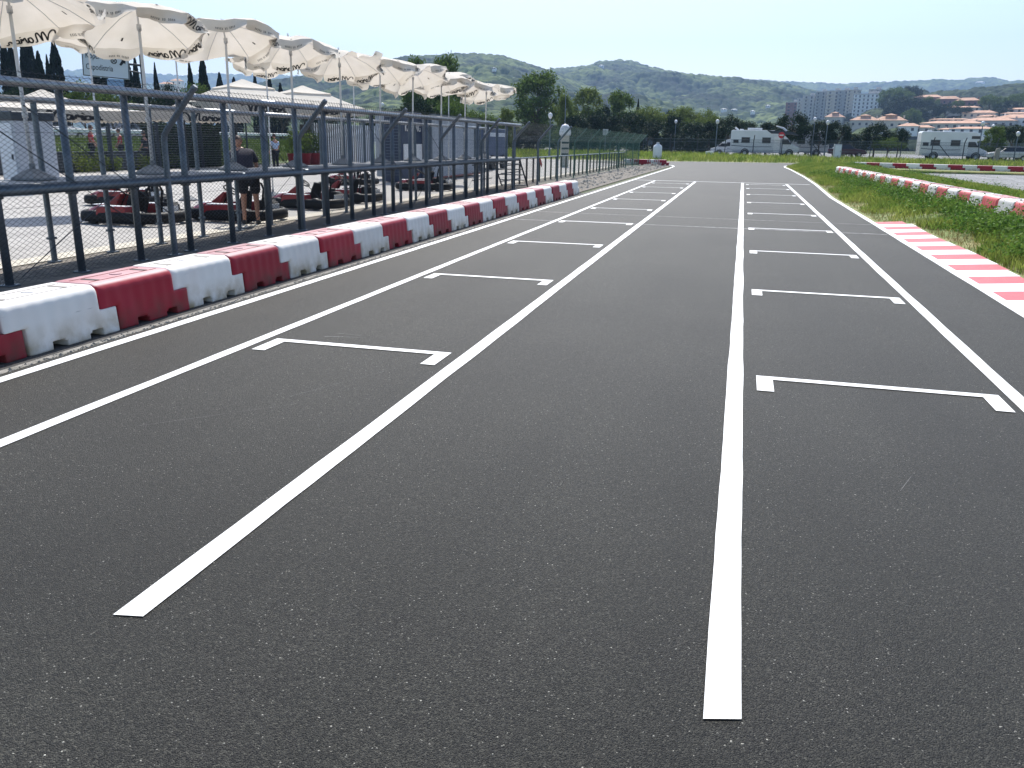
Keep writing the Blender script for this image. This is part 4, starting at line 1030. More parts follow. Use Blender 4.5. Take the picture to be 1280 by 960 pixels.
# kiosk / tall cabinet at the far left
kx0, ky = at_ground(32, -20.0)[:2]
r = thing('toilet_cabin', 'pale grey cabin with a dark louvred top at the left photo edge', 'cabin', (-20.0, ky, 0), R_(-20))
b = MB(); b.box((0, 0, 1.0), (1.05, 1.1, 2.0)); bevel(b.build('body', M_grey, r), .02, 1)
b = MB(); b.box((0, 0, 2.12), (1.15, 1.2, .25)); bevel(b.build('roof', M_steeld, r), .03, 1)
b = MB(); b.box((0, -.56, 1.0), (.8, .03, 1.85)); o = b.build('door', M_signw, r); b = MB(); b.box((.3, -.59, 1.0), (.04, .04, .14)); b.build('handle', M_steeld, o)
for k in range(3):
    b = MB(); b.box((-.62-.22*k, .3, 1.05), (.06, .06, 2.1)); b.build('side_post', M_steeld, r)
# potted plants (red planters)
for i, (px_, z) in enumerate(((367, 1), (379, 1), (391, 1))):
    X, Y, _ = at_ground(px_, -25.0); r = thing('potted_plant', ['leafy plant in a red tub, left of three by the slatted fence', 'leafy plant in a red tub, middle of three by the slatted fence', 'leafy plant in a red tub touching the slatted fence'][i], 'plant', (X, Y, 0), 0, 'plants in red tubs')
    b = MB(); b.lathe([(0, 0), (.32, 0), (.42, .75), (.45, .78), (.40, .78), (.38, .70), (0, .70)], 16); b.build('tub', M_kartred, r, True)
    V, F = leaf_crown([(0, 0, 1.2, .5), (.2, 0, 1.6, .4), (-.2, .1, 1.7, .35)], 700, .12, 70+i); link('foliage', fast('foliage', V, F), M_leafA, r)
    b = MB(); b.cyl((0, 0, .7), (0, 0, 1.5), .03, .015, 6); b.build('stem', M_bark, r)
# white slatted fence
sy0, sy1 = hx(392, 170, -25.8)[0], hx(478, 170, -25.8)[0]
sf = thing('slatted_fence', 'tall fence of white vertical slats behind the karts', 'fence', (-25.8, (sy0+sy1)/2, 0)); L = sy1-sy0
b = MB(); n = int(L/.30)
for k in range(n): b.box((0, -L/2+L*(k+.5)/n, 1.3), (.03, .10, 2.5))
b.build('slats', M_signw, sf)
b = MB()
for z in (.25, 1.3, 2.45): b.box((-.04, 0, z), (.04, L, .06))
b.build('rails', M_steeld, sf)
for k in range(4):
    b = MB(); b.box((-.1, -L/2+L*k/3, 1.35), (.12, .12, 2.7)); b.build('post', M_steel, sf)
b = MB(); b.box((-.9, 0, 1.25), (.05, L, 2.4)); b.build('backing_screen', M_black, sf)
# dark blue container with lettering
XC = -12.9; cY0 = hx(502, 200, XC)[0]; cY1 = 33.75; CD = abs(hz(481, 200, cY0)[0]-XC)
r = thing('ticket_container', 'dark blue cabin with white lettering and a louvred end', 'cabin', (XC, (cY0+cY1)/2, 0)); L = cY1-cY0
b = MB(); b.box((-CD/2, 0, 1.36), (CD, L, 2.66)); bevel(b.build('body', M_cont, r), .02, 1)
b = MB()
for k in range(20): b.box((-CD/2, -L/2-.02, .3+k*.115), (CD*.8, .05, .035))
b.build('shutter', mat('shutter_grey', (.10, .13, .18)), r)
b = MB(); b.box((.03, 0, 1.1), (.04, L*.86, .75)); b.build('window_board', M_wallw, r)
me = text_mesh('KARTING', .40, extrude=.008); o = link('lettering', me, M_kwhite, r); o.rotation_euler = (R_(90), 0, R_(90)); o.location = (.05, 0, 2.08)
# grey corrugated container
r = thing('grey_container', 'long pale grey corrugated container right of the dark blue one', 'container', (-12.6, 37.3, 0))
b = MB(); n = 56; L = 6.9; vs = []; fs = []
for k in range(n*2+1):
    y = -L/2+L*k/(n*2); x = .03 if (k//2) % 2 else 0
    vs += [(x, y, .12), (x, y, 2.58)]
for k in range(n*2): fs.append((2*k, 2*k+2, 2*k+3, 2*k+1))
b.add(vs, fs); b.build('corrugated_side', M_grey, r, recalc=False)
b = MB(); b.box((-1.22, 0, 1.35), (2.4, L, 2.46)); b.build('body', M_grey, r)
b = MB(); b.box((.03, 0, 2.62), (.12, L+.04, .1)); b.box((.03, -L/2, 1.35), (.12, .12, 2.5)); b.box((.03, L/2, 1.35), (.12, .12, 2.5)); b.build('frame', M_steel, r)
b = MB(); b.box((.04, 0, .1), (.12, L, .07)); b.build('base_rail', M_kartred, r)
# blue trailer beyond
r = thing('blue_trailer', 'blue tarpaulin trailer beyond the grey container', 'trailer', (-15.5, 50, 0))
b = MB(); b.box((0, 0, 1.55), (2.4, 4.2, 1.6)); bevel(b.build('body', mat('blue_tarp', (.05, .08, .15), (.08, .11, .19), 2, .6), r), .05, 2)
b = MB(); b.box((1.21, 0, 2.0), (.02, 3.2, .22)); b.build('stripe', M_signw, r)
b = MB(); b.box((0, 0, .65), (2.2, 4.8, .2)); b.build('chassis', M_steeld, r)
for y in (-1.2, 1.2):
    b = MB(); b.cyl((1.1, y, .42), (1.3, y, .42), .42, n=18); b.build('wheel', M_black, r)
# white domed cabin with boards
X, Z = hz(707, 150, 58)
r = thing('white_kiosk', 'small white domed kiosk with shelves beyond the fence', 'kiosk', (X, 58, 0), .3); r.scale = (.6, .6, .94)
b = MB(); b.box((0, 0, 1.1), (.9, .9, 2.2)); bevel(b.build('body', M_wallc, r), .03, 1); b = MB(); b.lathe([(.62, 2.2), (.68, 2.4), (.55, 2.75), (.3, 2.95), (0, 3.0)], 18); b.build('dome', M_van, r, True)
b = MB()
for z in (.9, 1.3, 1.7): b.box((0, -.47, z), (.8, .05, .12))
b.build('boards', M_steeld, r)

# ------------------------------------------------------------------ fence at the end of the paddock
ff = thing('paddock_fence', 'dark fence with bent post tops along the bank in front of the campers', 'fence', (0, 0, 0))
pf = MB(); pf.tube([(0, 0, 0), (0, 0, 1.75), (.02, -.05, 1.85), (.05, -.45, 2.25)], .05, 6); pf.box((0, 0, .06), (.3, .3, .12)); pf = pf.mesh('post'); pf.materials.append(M_steeld)
for k in range(34):
    o = link('post', pf, None, ff); o.location = (-26+3.0*k, 98.5, .42)
b = MB()
for z in (.55, 1.1, 1.9, 2.2): b.cyl((-26, 98.5, z), (73, 98.5, z), .018, n=4)
b.build('rails', M_steel, ff)
V = []; F = []; n = 0
for k in range(990):
    for s in (1, -1):
        x = -26+.1*k; 
        V += [(x-s*.7, 98.46, .5), (x-s*.7+.012, 98.46, .5), (x+s*.7+.012, 98.46, 2.2), (x+s*.7, 98.46, 2.2)]; F.append((n, n+1, n+2, n+3)); n += 4
link('mesh', fast('mesh', V, F), M_steeld, ff)
for k, x in enumerate((6.8, 19.4, 27.6, 43)):
    b = MB(); b.cyl((x, 98.5, 2.2), (x+1.6, 98.5, .45), .04, n=6); b.build('brace', M_steeld, ff)

# ------------------------------------------------------------------ campers and cars
def camper(loc, rz, L, label, kind, flip=1):
    r = thing('camper_van', label, 'camper van', loc, rz, 'campers parked behind the far bend')
    # x forward (cab end = +x). side profile
    if kind == 'overcab':
        prof = [(-L/2, .45), (L/2-.5, .45), (L/2-.02, .55), (L/2, .95), (L/2-.75, 1.28), (L/2-1.15, 1.95), (L/2-.55, 2.05), (L/2-.45, 2.35), (L/2-1.3, 2.92), (-L/2+.15, 2.95), (-L/2, 2.8)]
    else:
        prof = [(-L/2, .45), (L/2-.3, .45), (L/2-.02, .6), (L/2, 1.0), (L/2-.8, 1.35), (L/2-1.4, 2.05), (L/2-2.0, 2.55), (L/2-2.9, 2.85), (-L/2+.15, 2.85), (-L/2, 2.7)]
    b = MB(); b.prism(prof, -1.12, 1.12, 'y'); bevel(b.build('body', M_van, r), .06, 3)
    rf = MB(); z = 2.94 if kind == 'overcab' else 2.85
    rf.box((-L*.1, 0, z+.05), (.7, .6, .12)); rf.box((-L*.35, .3, z+.06), (.4, .4, .14)); bevel(rf.build('roof_vent', M_van, r), .02, 1)
    for s in (-1, 1):
        y = s*1.125
        for (x, z0, wx, wz) in ((-L*.28, 1.75, .85, .55), (L*.02, 1.75, .85, .55), (-L*.42, 1.6, .5, .3)):
            f = MB(); f.box((x, y, z0), (wx+.1, .02, wz+.1)); o = f.build('window', M_steel, r); q = MB(); q.box((x, y+s*.012, z0), (wx, .01, wz)); q.build('pane', M_glass, o)
        f = MB(); f.prism([(L/2-1.95, 1.35), (L/2-.95, 1.35), (L/2-1.3, 1.9), (L/2-1.95, 1.9)], y-.005, y+.012 if s > 0 else y-.02, 'y'); f.build('cab_window', M_glass, r)
        d = MB(); d.box((L*.17, y, 1.35), (.62, .02, 1.65)); o = d.build('door', M_wallw, r); q = MB(); q.box((L*.17+.22, y+s*.02, 1.25), (.1, .03, .04)); q.build('handle', M_steeld, o)
        st = MB(); st.prism([(-L/2+.1, 1.12), (-L/2+.1, 1.2), (-L*.2, 1.05), (L*.1, 1.1), (L*.1, 1.04), (-L*.2, .98)], y-.004*s, y+.012*s, 'y'); st.build('stripe', M_steel, r)
        sk = MB(); sk.box((-.3, y-.02*s, .5), (L-1.2, .04, .2)); sk.build('skirt', M_grey, r)
        for x in (-L*.28, L/2-1.05):
            wl = MB(); wl.lathe([(.18, -.11), (.33, -.11), (.36, -.07), (.36, .07), (.33, .11), (.18, .11)], 20); o = wl.build('wheel', M_black, r, True); o.location = (x, s*1.03, .36); o.rotation_euler = (R_(90), 0, 0)
            rm = MB(); rm.lathe([(0, -.05), (.2, -.1), (.2, .1), (0, .05)], 14); rm.build('rim', M_chrome, o)
            ar = MB(); ar.lathe([(.36, -.01), (.46, -.01), (.46, .01), (.36, .01), (.36, -.01)], 20); o2 = ar.build('wheel_arch', M_blackp, r); o2.location = (x, s*1.125, .38); o2.rotation_euler = (R_(90), 0, 0)
    f = MB(); f.add([(L/2-.79, -.95, 1.34), (L/2-.79, .95, 1.34), (L/2-1.16, .9, 1.92), (L/2-1.16, -.9, 1.92)] if kind == 'overcab' else [(L/2-.83, -.95, 1.40), (L/2-.83, .95, 1.40), (L/2-1.37, .9, 2.05), (L/2-1.37, -.9, 2.05)], [(0, 1, 2, 3)])
    f.v = [(x+.02, y, z+.015) for x, y, z in f.v]; o = f.build('windscreen', M_glass, r); sm = o.modifiers.new('t', 'SOLIDIFY'); sm.thickness = .01
    for s in (-1, 1):
        h = MB(); h.box((L/2-.12, s*.8, .85), (.28, .3, .2)); bevel(h.build('headlight', M_chrome, r), .03, 1)
        h = MB(); h.box((L/2-1.0, s*1.3, 1.5), (.1, .16, .32)); bevel(h.build('wing_mirror', M_blackp, r), .02, 1)
    bp = MB(); bp.box((L/2-.03, 0, .5), (.14, 2.1, .25)); bevel(bp.build('bumper', M_steel, r), .03, 1)
    if kind == 'overcab':
        f = MB()
        for s in (-1, 1): f.box((L/2-1.3, s*1.125, 2.35), (.8, .02, .3))
        f.build('overcab_window', M_glass, r)
    return r
def place_x(px_, Y): return hz(px_, 180, Y)[0]
YC = 103.5
x0, x1 = place_x(1148, YC), place_x(1232, YC)
camper(((x0+x1)/2, YC, .42), 0, (x1-x0), 'white overcab camper with grey stripes parked at the right beside the bushes', 'overcab')
x0, x1 = place_x(913, YC), place_x(999, YC)
c1 = camper(((x0+x1)/2, YC, .42), 0, (x1-x0), 'white camper with a dark cab roof and raised roof hatches beside the lamp post', 'low')
b = MB(); b.prism([(.1, 2.86), (3.0, 2.7), (3.6, 2.35), (2.6, 2.45), (.6, 2.5)], -1.14, 1.14, 'y'); b.build('cab_roof_panel', M_steeld, c1)
b = MB(); b.tube([(-3.0, 0, 2.85), (-3.4, 0, 3.15)], .10, 6); b.tube([(2.3, 0, 2.8), (1.9, 0, 3.1), (1.1, 0, 3.35)], [.12, .12, .06], 6); b.box((-1.2, 0, 3.0), (1.6, .9, .2)); bevel(b.build('roof_hatch', M_van, c1), .03, 1)
x0, x1 = place_x(1040, 118), place_x(972, 118)
camper(((x0+x1)/2-.4, 118, .42), math.pi, 6.6, 'white camper half hidden behind dark pine trunks right of the no-entry sign', 'overcab')
vn = camper((place_x(889, 112)+2.5, 112, .42), math.pi, 5.0, 'grey-white van nose showing left of the lamp post', 'low'); vn.scale = (1, 1, .72)
def car(loc, rz, label, m, kind='car'):
    r = thing('parked_car', label, 'car', loc, rz, 'cars parked behind the far bend'); L = 4.3
    low = [(-L/2, .35), (L/2, .35), (L/2+.02, .6), (L/2-.25, .82), (L/2-1.15, .95), (-L/2+.5, .98), (-L/2, .9)]
    b = MB(); b.prism(low, -.88, .88, 'y'); bevel(b.build('body', m, r), .07, 3)
    b = MB(); vs = []
    for (x, z, hw) in ((L/2-1.2, .93, .80), (L/2-1.95, 1.42, .62), (-L/2+1.15, 1.44, .62), (-L/2+.35, .96, .80)): vs += [(x, -hw, z), (x, hw, z)]
    b.add(vs, [(0, 1, 3, 2), (2, 3, 5, 4), (4, 5, 7, 6), (0, 2, 4, 6), (1, 7, 5, 3), (0, 6, 7, 1)]); bevel(b.build('greenhouse', M_glass, r), .03, 2)
    b = MB(); b.box((-.32, 0, 1.445), (1.45, 1.2, .03)); bevel(b.build('roof', m, r), .02, 2)
    for s in (-1, 1):
        for x in (-L/2+.8, L/2-.85):
            wl = MB(); wl.lathe([(.15, -.1), (.29, -.1), (.31, -.07), (.31, .07), (.29, .1), (.15, .1)], 18); o = wl.build('wheel', M_black, r, True); o.location = (x, s*.82, .31); o.rotation_euler = (R_(90), 0, 0)
            rm = MB(); rm.lathe([(0, -.08), (.17, -.1), (.17, .1), (0, .08)], 12); rm.build('rim', M_chrome, o)
        h = MB(); h.box((L/2-.12, s*.62, .68), (.24, .36, .13)); bevel(h.build('headlight', M_chrome, r), .03, 1)
        h = MB(); h.box((-L/2+.03, s*.66, .78), (.08, .3, .16)); h.build('tail_light', M_signr, r)
        h = MB(); h.box((L/2-1.5, s*.95, .98), (.12, .14, .12)); h.build('wing_mirror', m, r)
        h = MB(); h.box((.1, s*.882, .75), (.012, .012, .5)); h.box((-.9, s*.882, .75), (.012, .012, .5)); h.build('door_seam', M_blackp, r)
    return r
M_silver = mat('silver_car_paint', (.45, .47, .5), None, rough=.25, metal=.6)
M_darkred = mat('dark_car_paint', (.07, .02, .03), None, rough=.25)
car((place_x(1263, 101), 101.5, .42), math.pi, 'white parked car at the right photo edge behind the bank', M_van)
car((place_x(1275, 104), 105.0, .42), math.pi, 'second white car tucked behind the one at the right photo edge', M_van)
for i, (px_, Y, m, lab) in enumerate(((876, 122, M_silver, 'silver car parked left of the van nose'), (862, 128, M_van, 'white car parked under the dark trees left of the silver one'), (838, 130, M_steel, 'grey car parked furthest left under the dark trees'),
                                  (1060, 112, M_darkred, 'dark car parked between the pine trunks and the white camper'))):
    car((place_x(px_, Y), Y, .42), [0, math.pi, 0, 0][i], lab, m)
# vehicles on the road behind the slope
for i, (px_, lab, m) in enumerate(((70, 'white car on the road above the slope, behind the market umbrella', M_van), (160, 'silver car on the road above the slope, near the road sign', M_silver), (205, 'white car on the road above the slope, left of the hedge', M_van))):
    X, Y, _ = at_ground(px_, -48); car((X, Y, 1.2), R_(90), lab, m)['group'] = 'cars on the road above the slope'
gr = thing('guardrail', 'white guardrail along the road above the slope', 'guardrail', (0, 0, 0))
b = MB(); b.prism([(-41.6, 1.75), (-41.55, 1.80), (-41.6, 1.86), (-41.55, 1.95), (-41.6, 2.0), (-41.64, 1.95), (-41.64, 1.80)], 20, 90, 'y'); b.build('beam', M_wallw, gr)
for k in range(24):
    b = MB(); b.box((-41.7, 21+3*k, 1.5), (.08, .12, .9)); b.build('post', M_steel, gr)

# ------------------------------------------------------------------ lamps, signs and small fixtures
def globe_lamp(px_, Y, ytop, label, z0=.4, double=False):
    X, Z = hz(px_, ytop, Y); r = thing('street_lamp', label, 'street lamp', (X, Y, z0), 0, 'slim lamp posts behind the far bend'); h = Z-z0
    b = MB(); b.cyl((0, 0, 0), (0, 0, h-.25), .07, .045, 8); b.cyl((0, 0, 0), (0, 0, .5), .10, .09, 8); b.build('pole', M_steel, r)
    b = MB(); b.lathe([(0, h-.38), (.12, h-.30), (.20, h-.12), (.19, h+.02), (.10, h+.12), (0, h+.15)], 14); b.build('lamp_head', M_van, r, True); return r
globe_lamp(897, 100, 151, 'lamp post with a round white head left of the camper with dark cab roof')
globe_lamp(845, 118, 151, 'lamp post with a small head in front of the dark tree row')
globe_lamp(1035, 103, 152, 'lamp post with a pale curved head between the two pine groups')
globe_lamp(1019, 112, 148, 'thin lamp post with a flat head right of the dark round tree')
globe_lamp(1229, 100, 153, 'lamp post with a round white head at the cab of the right camper')
globe_lamp(1242, 112, 157, 'lower lamp post with a round head above the right bush')
globe_lamp(1273, 99, 166, 'short lamp post at the right photo edge above the white cars')
globe_lamp(688, 75, 143, 'lamp post with a round head seen above the fence in front of the tall tree')
globe_lamp(478, 90, 130, 'lamp post with a round white head seen under the umbrella row')
# two-leaf board on a pole
X, Z = hz(757, 165, 97); r = thing('notice_sign', 'pale two-leaf board on a post in front of the dark tree row', 'sign', (X, 97, .3))
b = MB(); b.cyl((0, 0, 0), (0, 0, Z+.2-.3), .05, n=8); b.build('post', M_steel, r)
for s in (-1, 1):
    b = MB(); b.box((s*.16, -.06, Z-.32), (.29, .03, .68)); b.build('panel', M_grey, r)
# no-entry sign
X, Z = hz(977, 169, 101); r = thing('no_entry_sign', 'round red no-entry sign with a white bar beside the camper', 'sign', (X, 101, .4))
b = MB(); b.cyl((0, 0, 0), (0, 0, Z-.1), .04, n=8); b.build('post', M_steel, r)
b = MB(); b.cyl((0, -.05, Z-.4), (0, -.08, Z-.4), .34, n=24); o = b.build('disc', M_signr, r); b = MB(); b.box((0, -.085, Z-.4), (.46, .012, .12)); b.build('bar', M_kwhite, o)
# small blue sign behind the fence
X, Z = hz(706, 160, 66); r = thing('blue_sign', 'small blue sign on a thin pole above the white kiosk', 'sign', (X, 66, 0))
b = MB(); b.cyl((0, 0, 0), (0, 0, 5.2), .04, .03, 8); b.build('post', M_steel, r); b = MB(); b.box((0, -.06, Z), (.5, .03, .5)); b.build('panel', M_signb, r)
# cabinets, block, roadside white tank
X, Z = hz(1044, 186, 99.5); r = thing('electrical_cabinet', 'pale grey electrical cabinet standing on the bank', 'cabinet', (X, 97, .35), R_(8))
b = MB(); b.box((0, 0, .75), (.75, .45, 1.5)); bevel(b.build('housing', M_grey, r), .02, 1); b = MB(); b.box((0, -.23, .75), (.62, .02, 1.3)); o = b.build('door', M_signw, r); b = MB(); b.box((.24, -.25, .8), (.04, .03, .15)); b.build('handle', M_steeld, o)
X, Z = hz(894, 190, 97); r = thing('concrete_block', 'small white concrete block at the foot of the lamp post', 'block', (X-.6, 96.2, .42)); b = MB(); b.prism([(-.45, 0), (.45, 0), (.38, .5), (-.38, .5)], -.25, .25, 'y'); bevel(b.build('block', M_wallw, r), .03, 2); b = MB(); b.tube([(-.1, 0, .5), (-.08, 0, .58), (.08, 0, .58), (.1, 0, .5)], .015, 6); b.build('lifting_eye', M_steel, r)
X, Z = hz(824, 183, 88); r = thing('water_tank', 'upright white plastic tank at the far end of the fence', 'tank', (X, 86.5, .1)); b = MB(); b.lathe([(0, 0), (.42, 0), (.44, .08), (.44, 1.15), (.38, 1.35), (.15, 1.5), (.14, 1.6), (0, 1.62)], 20); b.build('body', M_van, r, True); b = MB(); b.lathe([(.17, 1.56), (.17, 1.66), (0, 1.67)], 12); b.build('lid', M_grey, r)
X, Z = hz(1240, 190, 99); r = thing('marker_stone', 'grey upright stone on the bank between the camper and the cars', 'stone', (X, 97.2, .45)); b = MB(); b.add([(-.3, -.15, 0), (.3, -.15, 0), (.3, .15, 0), (-.3, .15, 0), (-.1, -.12, 1.2), (.25, -.1, 1.35), (.24, .1, 1.32), (-.12, .12, 1.2)], [(0, 1, 5, 4), (1, 2, 6, 5), (2, 3, 7, 6), (3, 0, 4, 7), (4, 5, 6, 7)]); bevel(b.build('stone', M_conc, r), .04, 2)
# road direction sign on a portal arm
XS = -40.5
ya, za = hx(109, 66, XS); yb_, zb = hx(154, 92, XS); r = thing('direction_sign', 'large white road direction sign reading Koper Capodistria on a steel gantry arm', 'sign', (XS, (ya+yb_)/2, 1.2))
W_ = (yb_-ya)*1.0; zc = (za+zb)/2-1.2+.0; Hh = 1.75; wdt = 2.75
b = MB(); b.box((0, 0, 0), (wdt, .08, Hh)); o = b.build('panel', M_signw, r); o.location = (0, 0, zc); o.rotation_euler = (0, R_(3), R_(42)); bevel(o, .01, 1); pn = o
bd = MB()
for (x, z, a, c) in ((0, Hh/2-.04, wdt-.04, .04), (0, -Hh/2+.04, wdt-.04, .04), (-wdt/2+.04, 0, .04, Hh-.1), (wdt/2-.04, 0, .04, Hh-.1)): bd.box((x, -.045, z), (a, .012, c))
bd.build('border', M_ink, pn)
for s, z in (('Koper /', .38), ('Capodistria', -.30)):
    me = text_mesh(s, .5, align='LEFT'); t = link('lettering', me, M_ink, pn); t.location = (-wdt/2+.2, -.05, z); t.rotation_euler = (R_(90), 0, 0); t.scale = (.68, 1, 1)
b = MB(); b.tube([(.48+.16*math.cos(k*math.pi/8), -.055, .2+.16*math.sin(k*math.pi/8)) for k in range(16)], .025, 5, True)
b.cyl((.37, -.055, .09), (.59, -.055, .31), .02, n=5); b.cyl((.37, -.055, .31), (.59, -.055, .09), .02, n=5); b.build('symbol', M_ink, pn)
b = MB(); b.prism([(.80, .02), (.90, -.06), (1.08, .14), (1.16, .06), (1.2, .42), (.86, .38), (.96, .28)], -.06, -.048, 'y'); b.build('arrow', M_ink, pn)
b = MB(); b.cyl((1.5, 1.6, 0), (1.5, 1.6, zc+1.2), .16, .13, 10); b.build('mast', M_steeld, r, True)
b = MB(); b.cyl((1.5, 1.6, zc), (.1, .35, zc+.1), .07, n=8); b.cyl((1.5, 1.6, zc+.8), (.5, .7, zc+.5), .05, n=8); b.cyl((1.5, 1.6, zc-.5), (.6, .75, zc-.3), .05, n=8); b.build('arm', M_steeld, r)
b = MB(); b.box((.5, .12, zc-1.25), (1.0, .06, .6), rz=R_(42)); b.build('lower_panel', mat('pale_blue_sign', (.25, .38, .6), None), r)
b = MB(); b.prism([(.0, Hh/2+.02), (.75, Hh/2+.02), (.72, Hh/2+.35), (.35, Hh/2+.32)], -.02, .02, 'y'); b.build('top_panel', M_signb, pn)

# ------------------------------------------------------------------ trees
TP = {}
def crown_proto(kind, seed):
    g = random.Random(seed)
    if kind == 'cypress':          # unit: height 1, radius .12
        n = 2600; gg = np.random.default_rng(seed); t = gg.random(n)**.8; prof = np.interp(t, [0, .06, .25, .6, .85, 1], [.3, .8, 1, .78, .42, .05])
        a = gg.random(n)*2*np.pi; rr = .115*prof*(.55+.5*gg.random(n)**.5); rr *= 1+.18*np.sin(a*3+t*9+seed)
        P = np.c_[rr*np.cos(a), rr*np.sin(a), .02+t*.98]; d = gg.normal(size=(n, 3))*.25; d[:, 2] = 1; d /= np.linalg.norm(d, axis=1)[:, None]
        v = np.cross(d, gg.normal(size=(n, 3))); v /= np.linalg.norm(v, axis=1)[:, None]; s = .045*(.6+.8*gg.random(n))[:, None]
        V = np.stack([P-d*s*.5, P+v*s*.28, P+d*s*.6, P-v*s*.28], 1).reshape(-1, 3); i = np.arange(n)*4; return V, np.c_[i, i+1, i+2, i+3]
    if kind == 'tall':
        cl = []
        for k in range(80):
            t = g.random(); z = .20+.78*t; w_ = .33*math.sin(math.pi*min(1, .16+.80*t))**.55+.03; a = g.uniform(0, 6.28); q = w_*math.sqrt(g.random()); cl.append((q*math.cos(a), q*math.sin(a), z-.03, g.uniform(.05, .10)))
        return leaf_crown(cl, 9500, .032, seed, hollow=.05)
    if kind == 'dense':
        cl = []
        for k in range(70):
            t = g.random()**.9; a = g.uniform(0, 6.28); w_ = .40*(1-abs(t-.35)**2.2*1.6)*math.sqrt(g.random()); cl.append((w_*math.cos(a), w_*math.sin(a), .06+.86*t, g.uniform(.07, .12)))
        return leaf_crown(cl, 8500, .034, seed, hollow=.05)
    if kind == 'round':
        cl = []
        for k in range(40):
            a = g.uniform(0, 6.28); p = math.acos(g.uniform(-.75, 1)); q = .78+.22*g.random(); cl.append((.36*q*math.sin(p)*math.cos(a), .36*q*math.sin(p)*math.sin(a), .60+.30*q*math.cos(p), g.uniform(.08, .14)))
        return leaf_crown(cl, 8500, .034, seed, hollow=.1)
    if kind == 'wide':
        cl = []
        for k in range(44):
            a = g.uniform(0, 6.28); q = math.sqrt(g.random()); cl.append((.52*q*math.cos(a), .52*q*math.sin(a), .52+.30*(1-q*q)*g.random()+.14*g.random(), g.uniform(.08, .16)))
        return leaf_crown(cl, 8500, .034, seed, hollow=.1)
TREEM = {}
def tree(kind, loc, h, wsc, m, label, cat, group, seed, trunk=.3, rz=None):
    key = (kind, seed % 3, m.name)
    if key not in TREEM:
        V, F = crown_proto(kind, 100+seed % 3*7+len(kind)); me = fast('crown', V, F); me.materials.append(m)
        b = MB(); g = random.Random(seed); b.tube([(0, 0, -.01), (.005, .0, .15), (.012, .005, .35), (.0, .01, .72)], [.030, .022, .017, .004], 8)
        for k in range(7 if kind != 'cypress' else 0):
            a = k*.9+g.random(); z0 = .25+.04*k; b.tube([(0, 0, z0), (.12*math.cos(a), .12*math.sin(a), z0+.12), (.26*math.cos(a), .26*math.sin(a), z0+.22)], [.012, .008, .003], 6)
        tm = b.mesh('trunk'); tm.materials.append(M_bark); TREEM[key] = (me, tm)
    me, tm = TREEM[key]; r = thing(kind_name[kind] if kind in kind_name else 'tree', label, cat, loc, rz if rz is not None else rnd.uniform(0, 6.28), group)
    for nm, q in (('crown', me), ('trunk', tm)):
        o = link(nm, q, None, r); o.scale = (h*wsc, h*wsc, h)
    return r
kind_name = {'dense': 'evergreen_tree', 'cypress': 'cypress_tree', 'tall': 'broadleaf_tree', 'round': 'evergreen_tree', 'wide': 'broadleaf_tree'}
def tree_px(kind, px_, ytop, Y, wpx, m, label, group, seed, z0=0, cat='tree'):
    X, Z = hz(px_, ytop, Y); h = Z-z0; depth = Y/ray(px_, ytop)[1]*1; 
    wm = wpx*Y/ray(px_, 180)[1]
    nat = {'dense': .92, 'cypress': .24, 'tall': .78, 'round': .86, 'wide': 1.2}[kind]
    return tree(kind, (X, Y, z0), h, wm/(h*nat), m, label, cat, group, seed)
# cypresses at the left, beyond the road
cyl_ = [(2, 46, 16), (12, 57, 22), (27, 40, 18), (34, 44, 18), (47, 66, 18), (66, 52, 22), (58, 70, 10), (118, 70, 14), (128, 74, 12), (157, 70, 16), (168, 72, 12), (193, 80, 9), (236, 78, 11), (252, 68, 16)]
cl_lab = ['cut by the left photo edge', 'broad pair member near the left photo edge', 'tallest left of the nearest umbrella pole', 'just right of the nearest umbrella pole', 'shorter one with a thin spire right of the nearest pole', 'tall slender one standing free against the sky', 'small one left of the free-standing cypress',
          'left one behind the road sign', 'right one behind the road sign', 'left one between the sign and its mast', 'right one next to the sign mast', 'very thin one right of the sign mast', 'shorter of the pair under the third umbrella', 'taller of the pair under the third umbrella']
for i, (px_, yt, wp) in enumerate(cyl_):
    tree_px('cypress', px_, yt, 88+4*(i % 4), wp, M_cyp, 'dark cypress, '+cl_lab[i], 'dark cypress trees at the left', i, 1.0)
for i, (px_, yt, wp, nm) in enumerate(((274, 92, 12, 'small dark round-headed tree right of the cypress pair'), (292, 98, 12, 'dark narrow tree beside the left market umbrella top'), (318, 92, 8, 'dark narrow tree above the left market umbrella'), (336, 94, 9, 'dark narrow tree between the two market umbrella tops'), (350, 105, 10, 'dark narrow tree left of the right market umbrella'))):
    tree_px('cypress', px_, yt, 150, wp*1.3, M_cyp, nm, 'dark narrow trees above the market umbrellas', i+3, 1.0)
for i, (px_, yt, wp, Y, m, nm) in enumerate(((100, 98, 60, 56, M_leafA, 'leafy bush right of the free cypress above the slope'), (135, 108, 60, 54, M_leafA, 'leafy bush below the road sign'), (175, 112, 60, 60, M_leafB, 'dark bush at the foot of the sign mast'), (212, 100, 44, 90, M_leafB, 'dark bush left of the cypress pair'),
                                     (245, 96, 50, 80, M_leafA, 'olive bush under the cypress pair'), (290, 108, 60, 100, M_leafB, 'dark bush behind the market umbrella tops'), (30, 104, 80, 62, M_leafB, 'dark bush at the foot of the left cypresses'), (410, 120, 70, 140, M_leafB, 'dark bush right of the market umbrellas'), (350, 112, 70, 130, M_leafB, 'dark bush between the market umbrellas'))):
    tree_px('wide', px_, yt, Y, wp, m, nm, 'bushes behind the road', i, .9 if px_ < 300 else 0, 'bush')
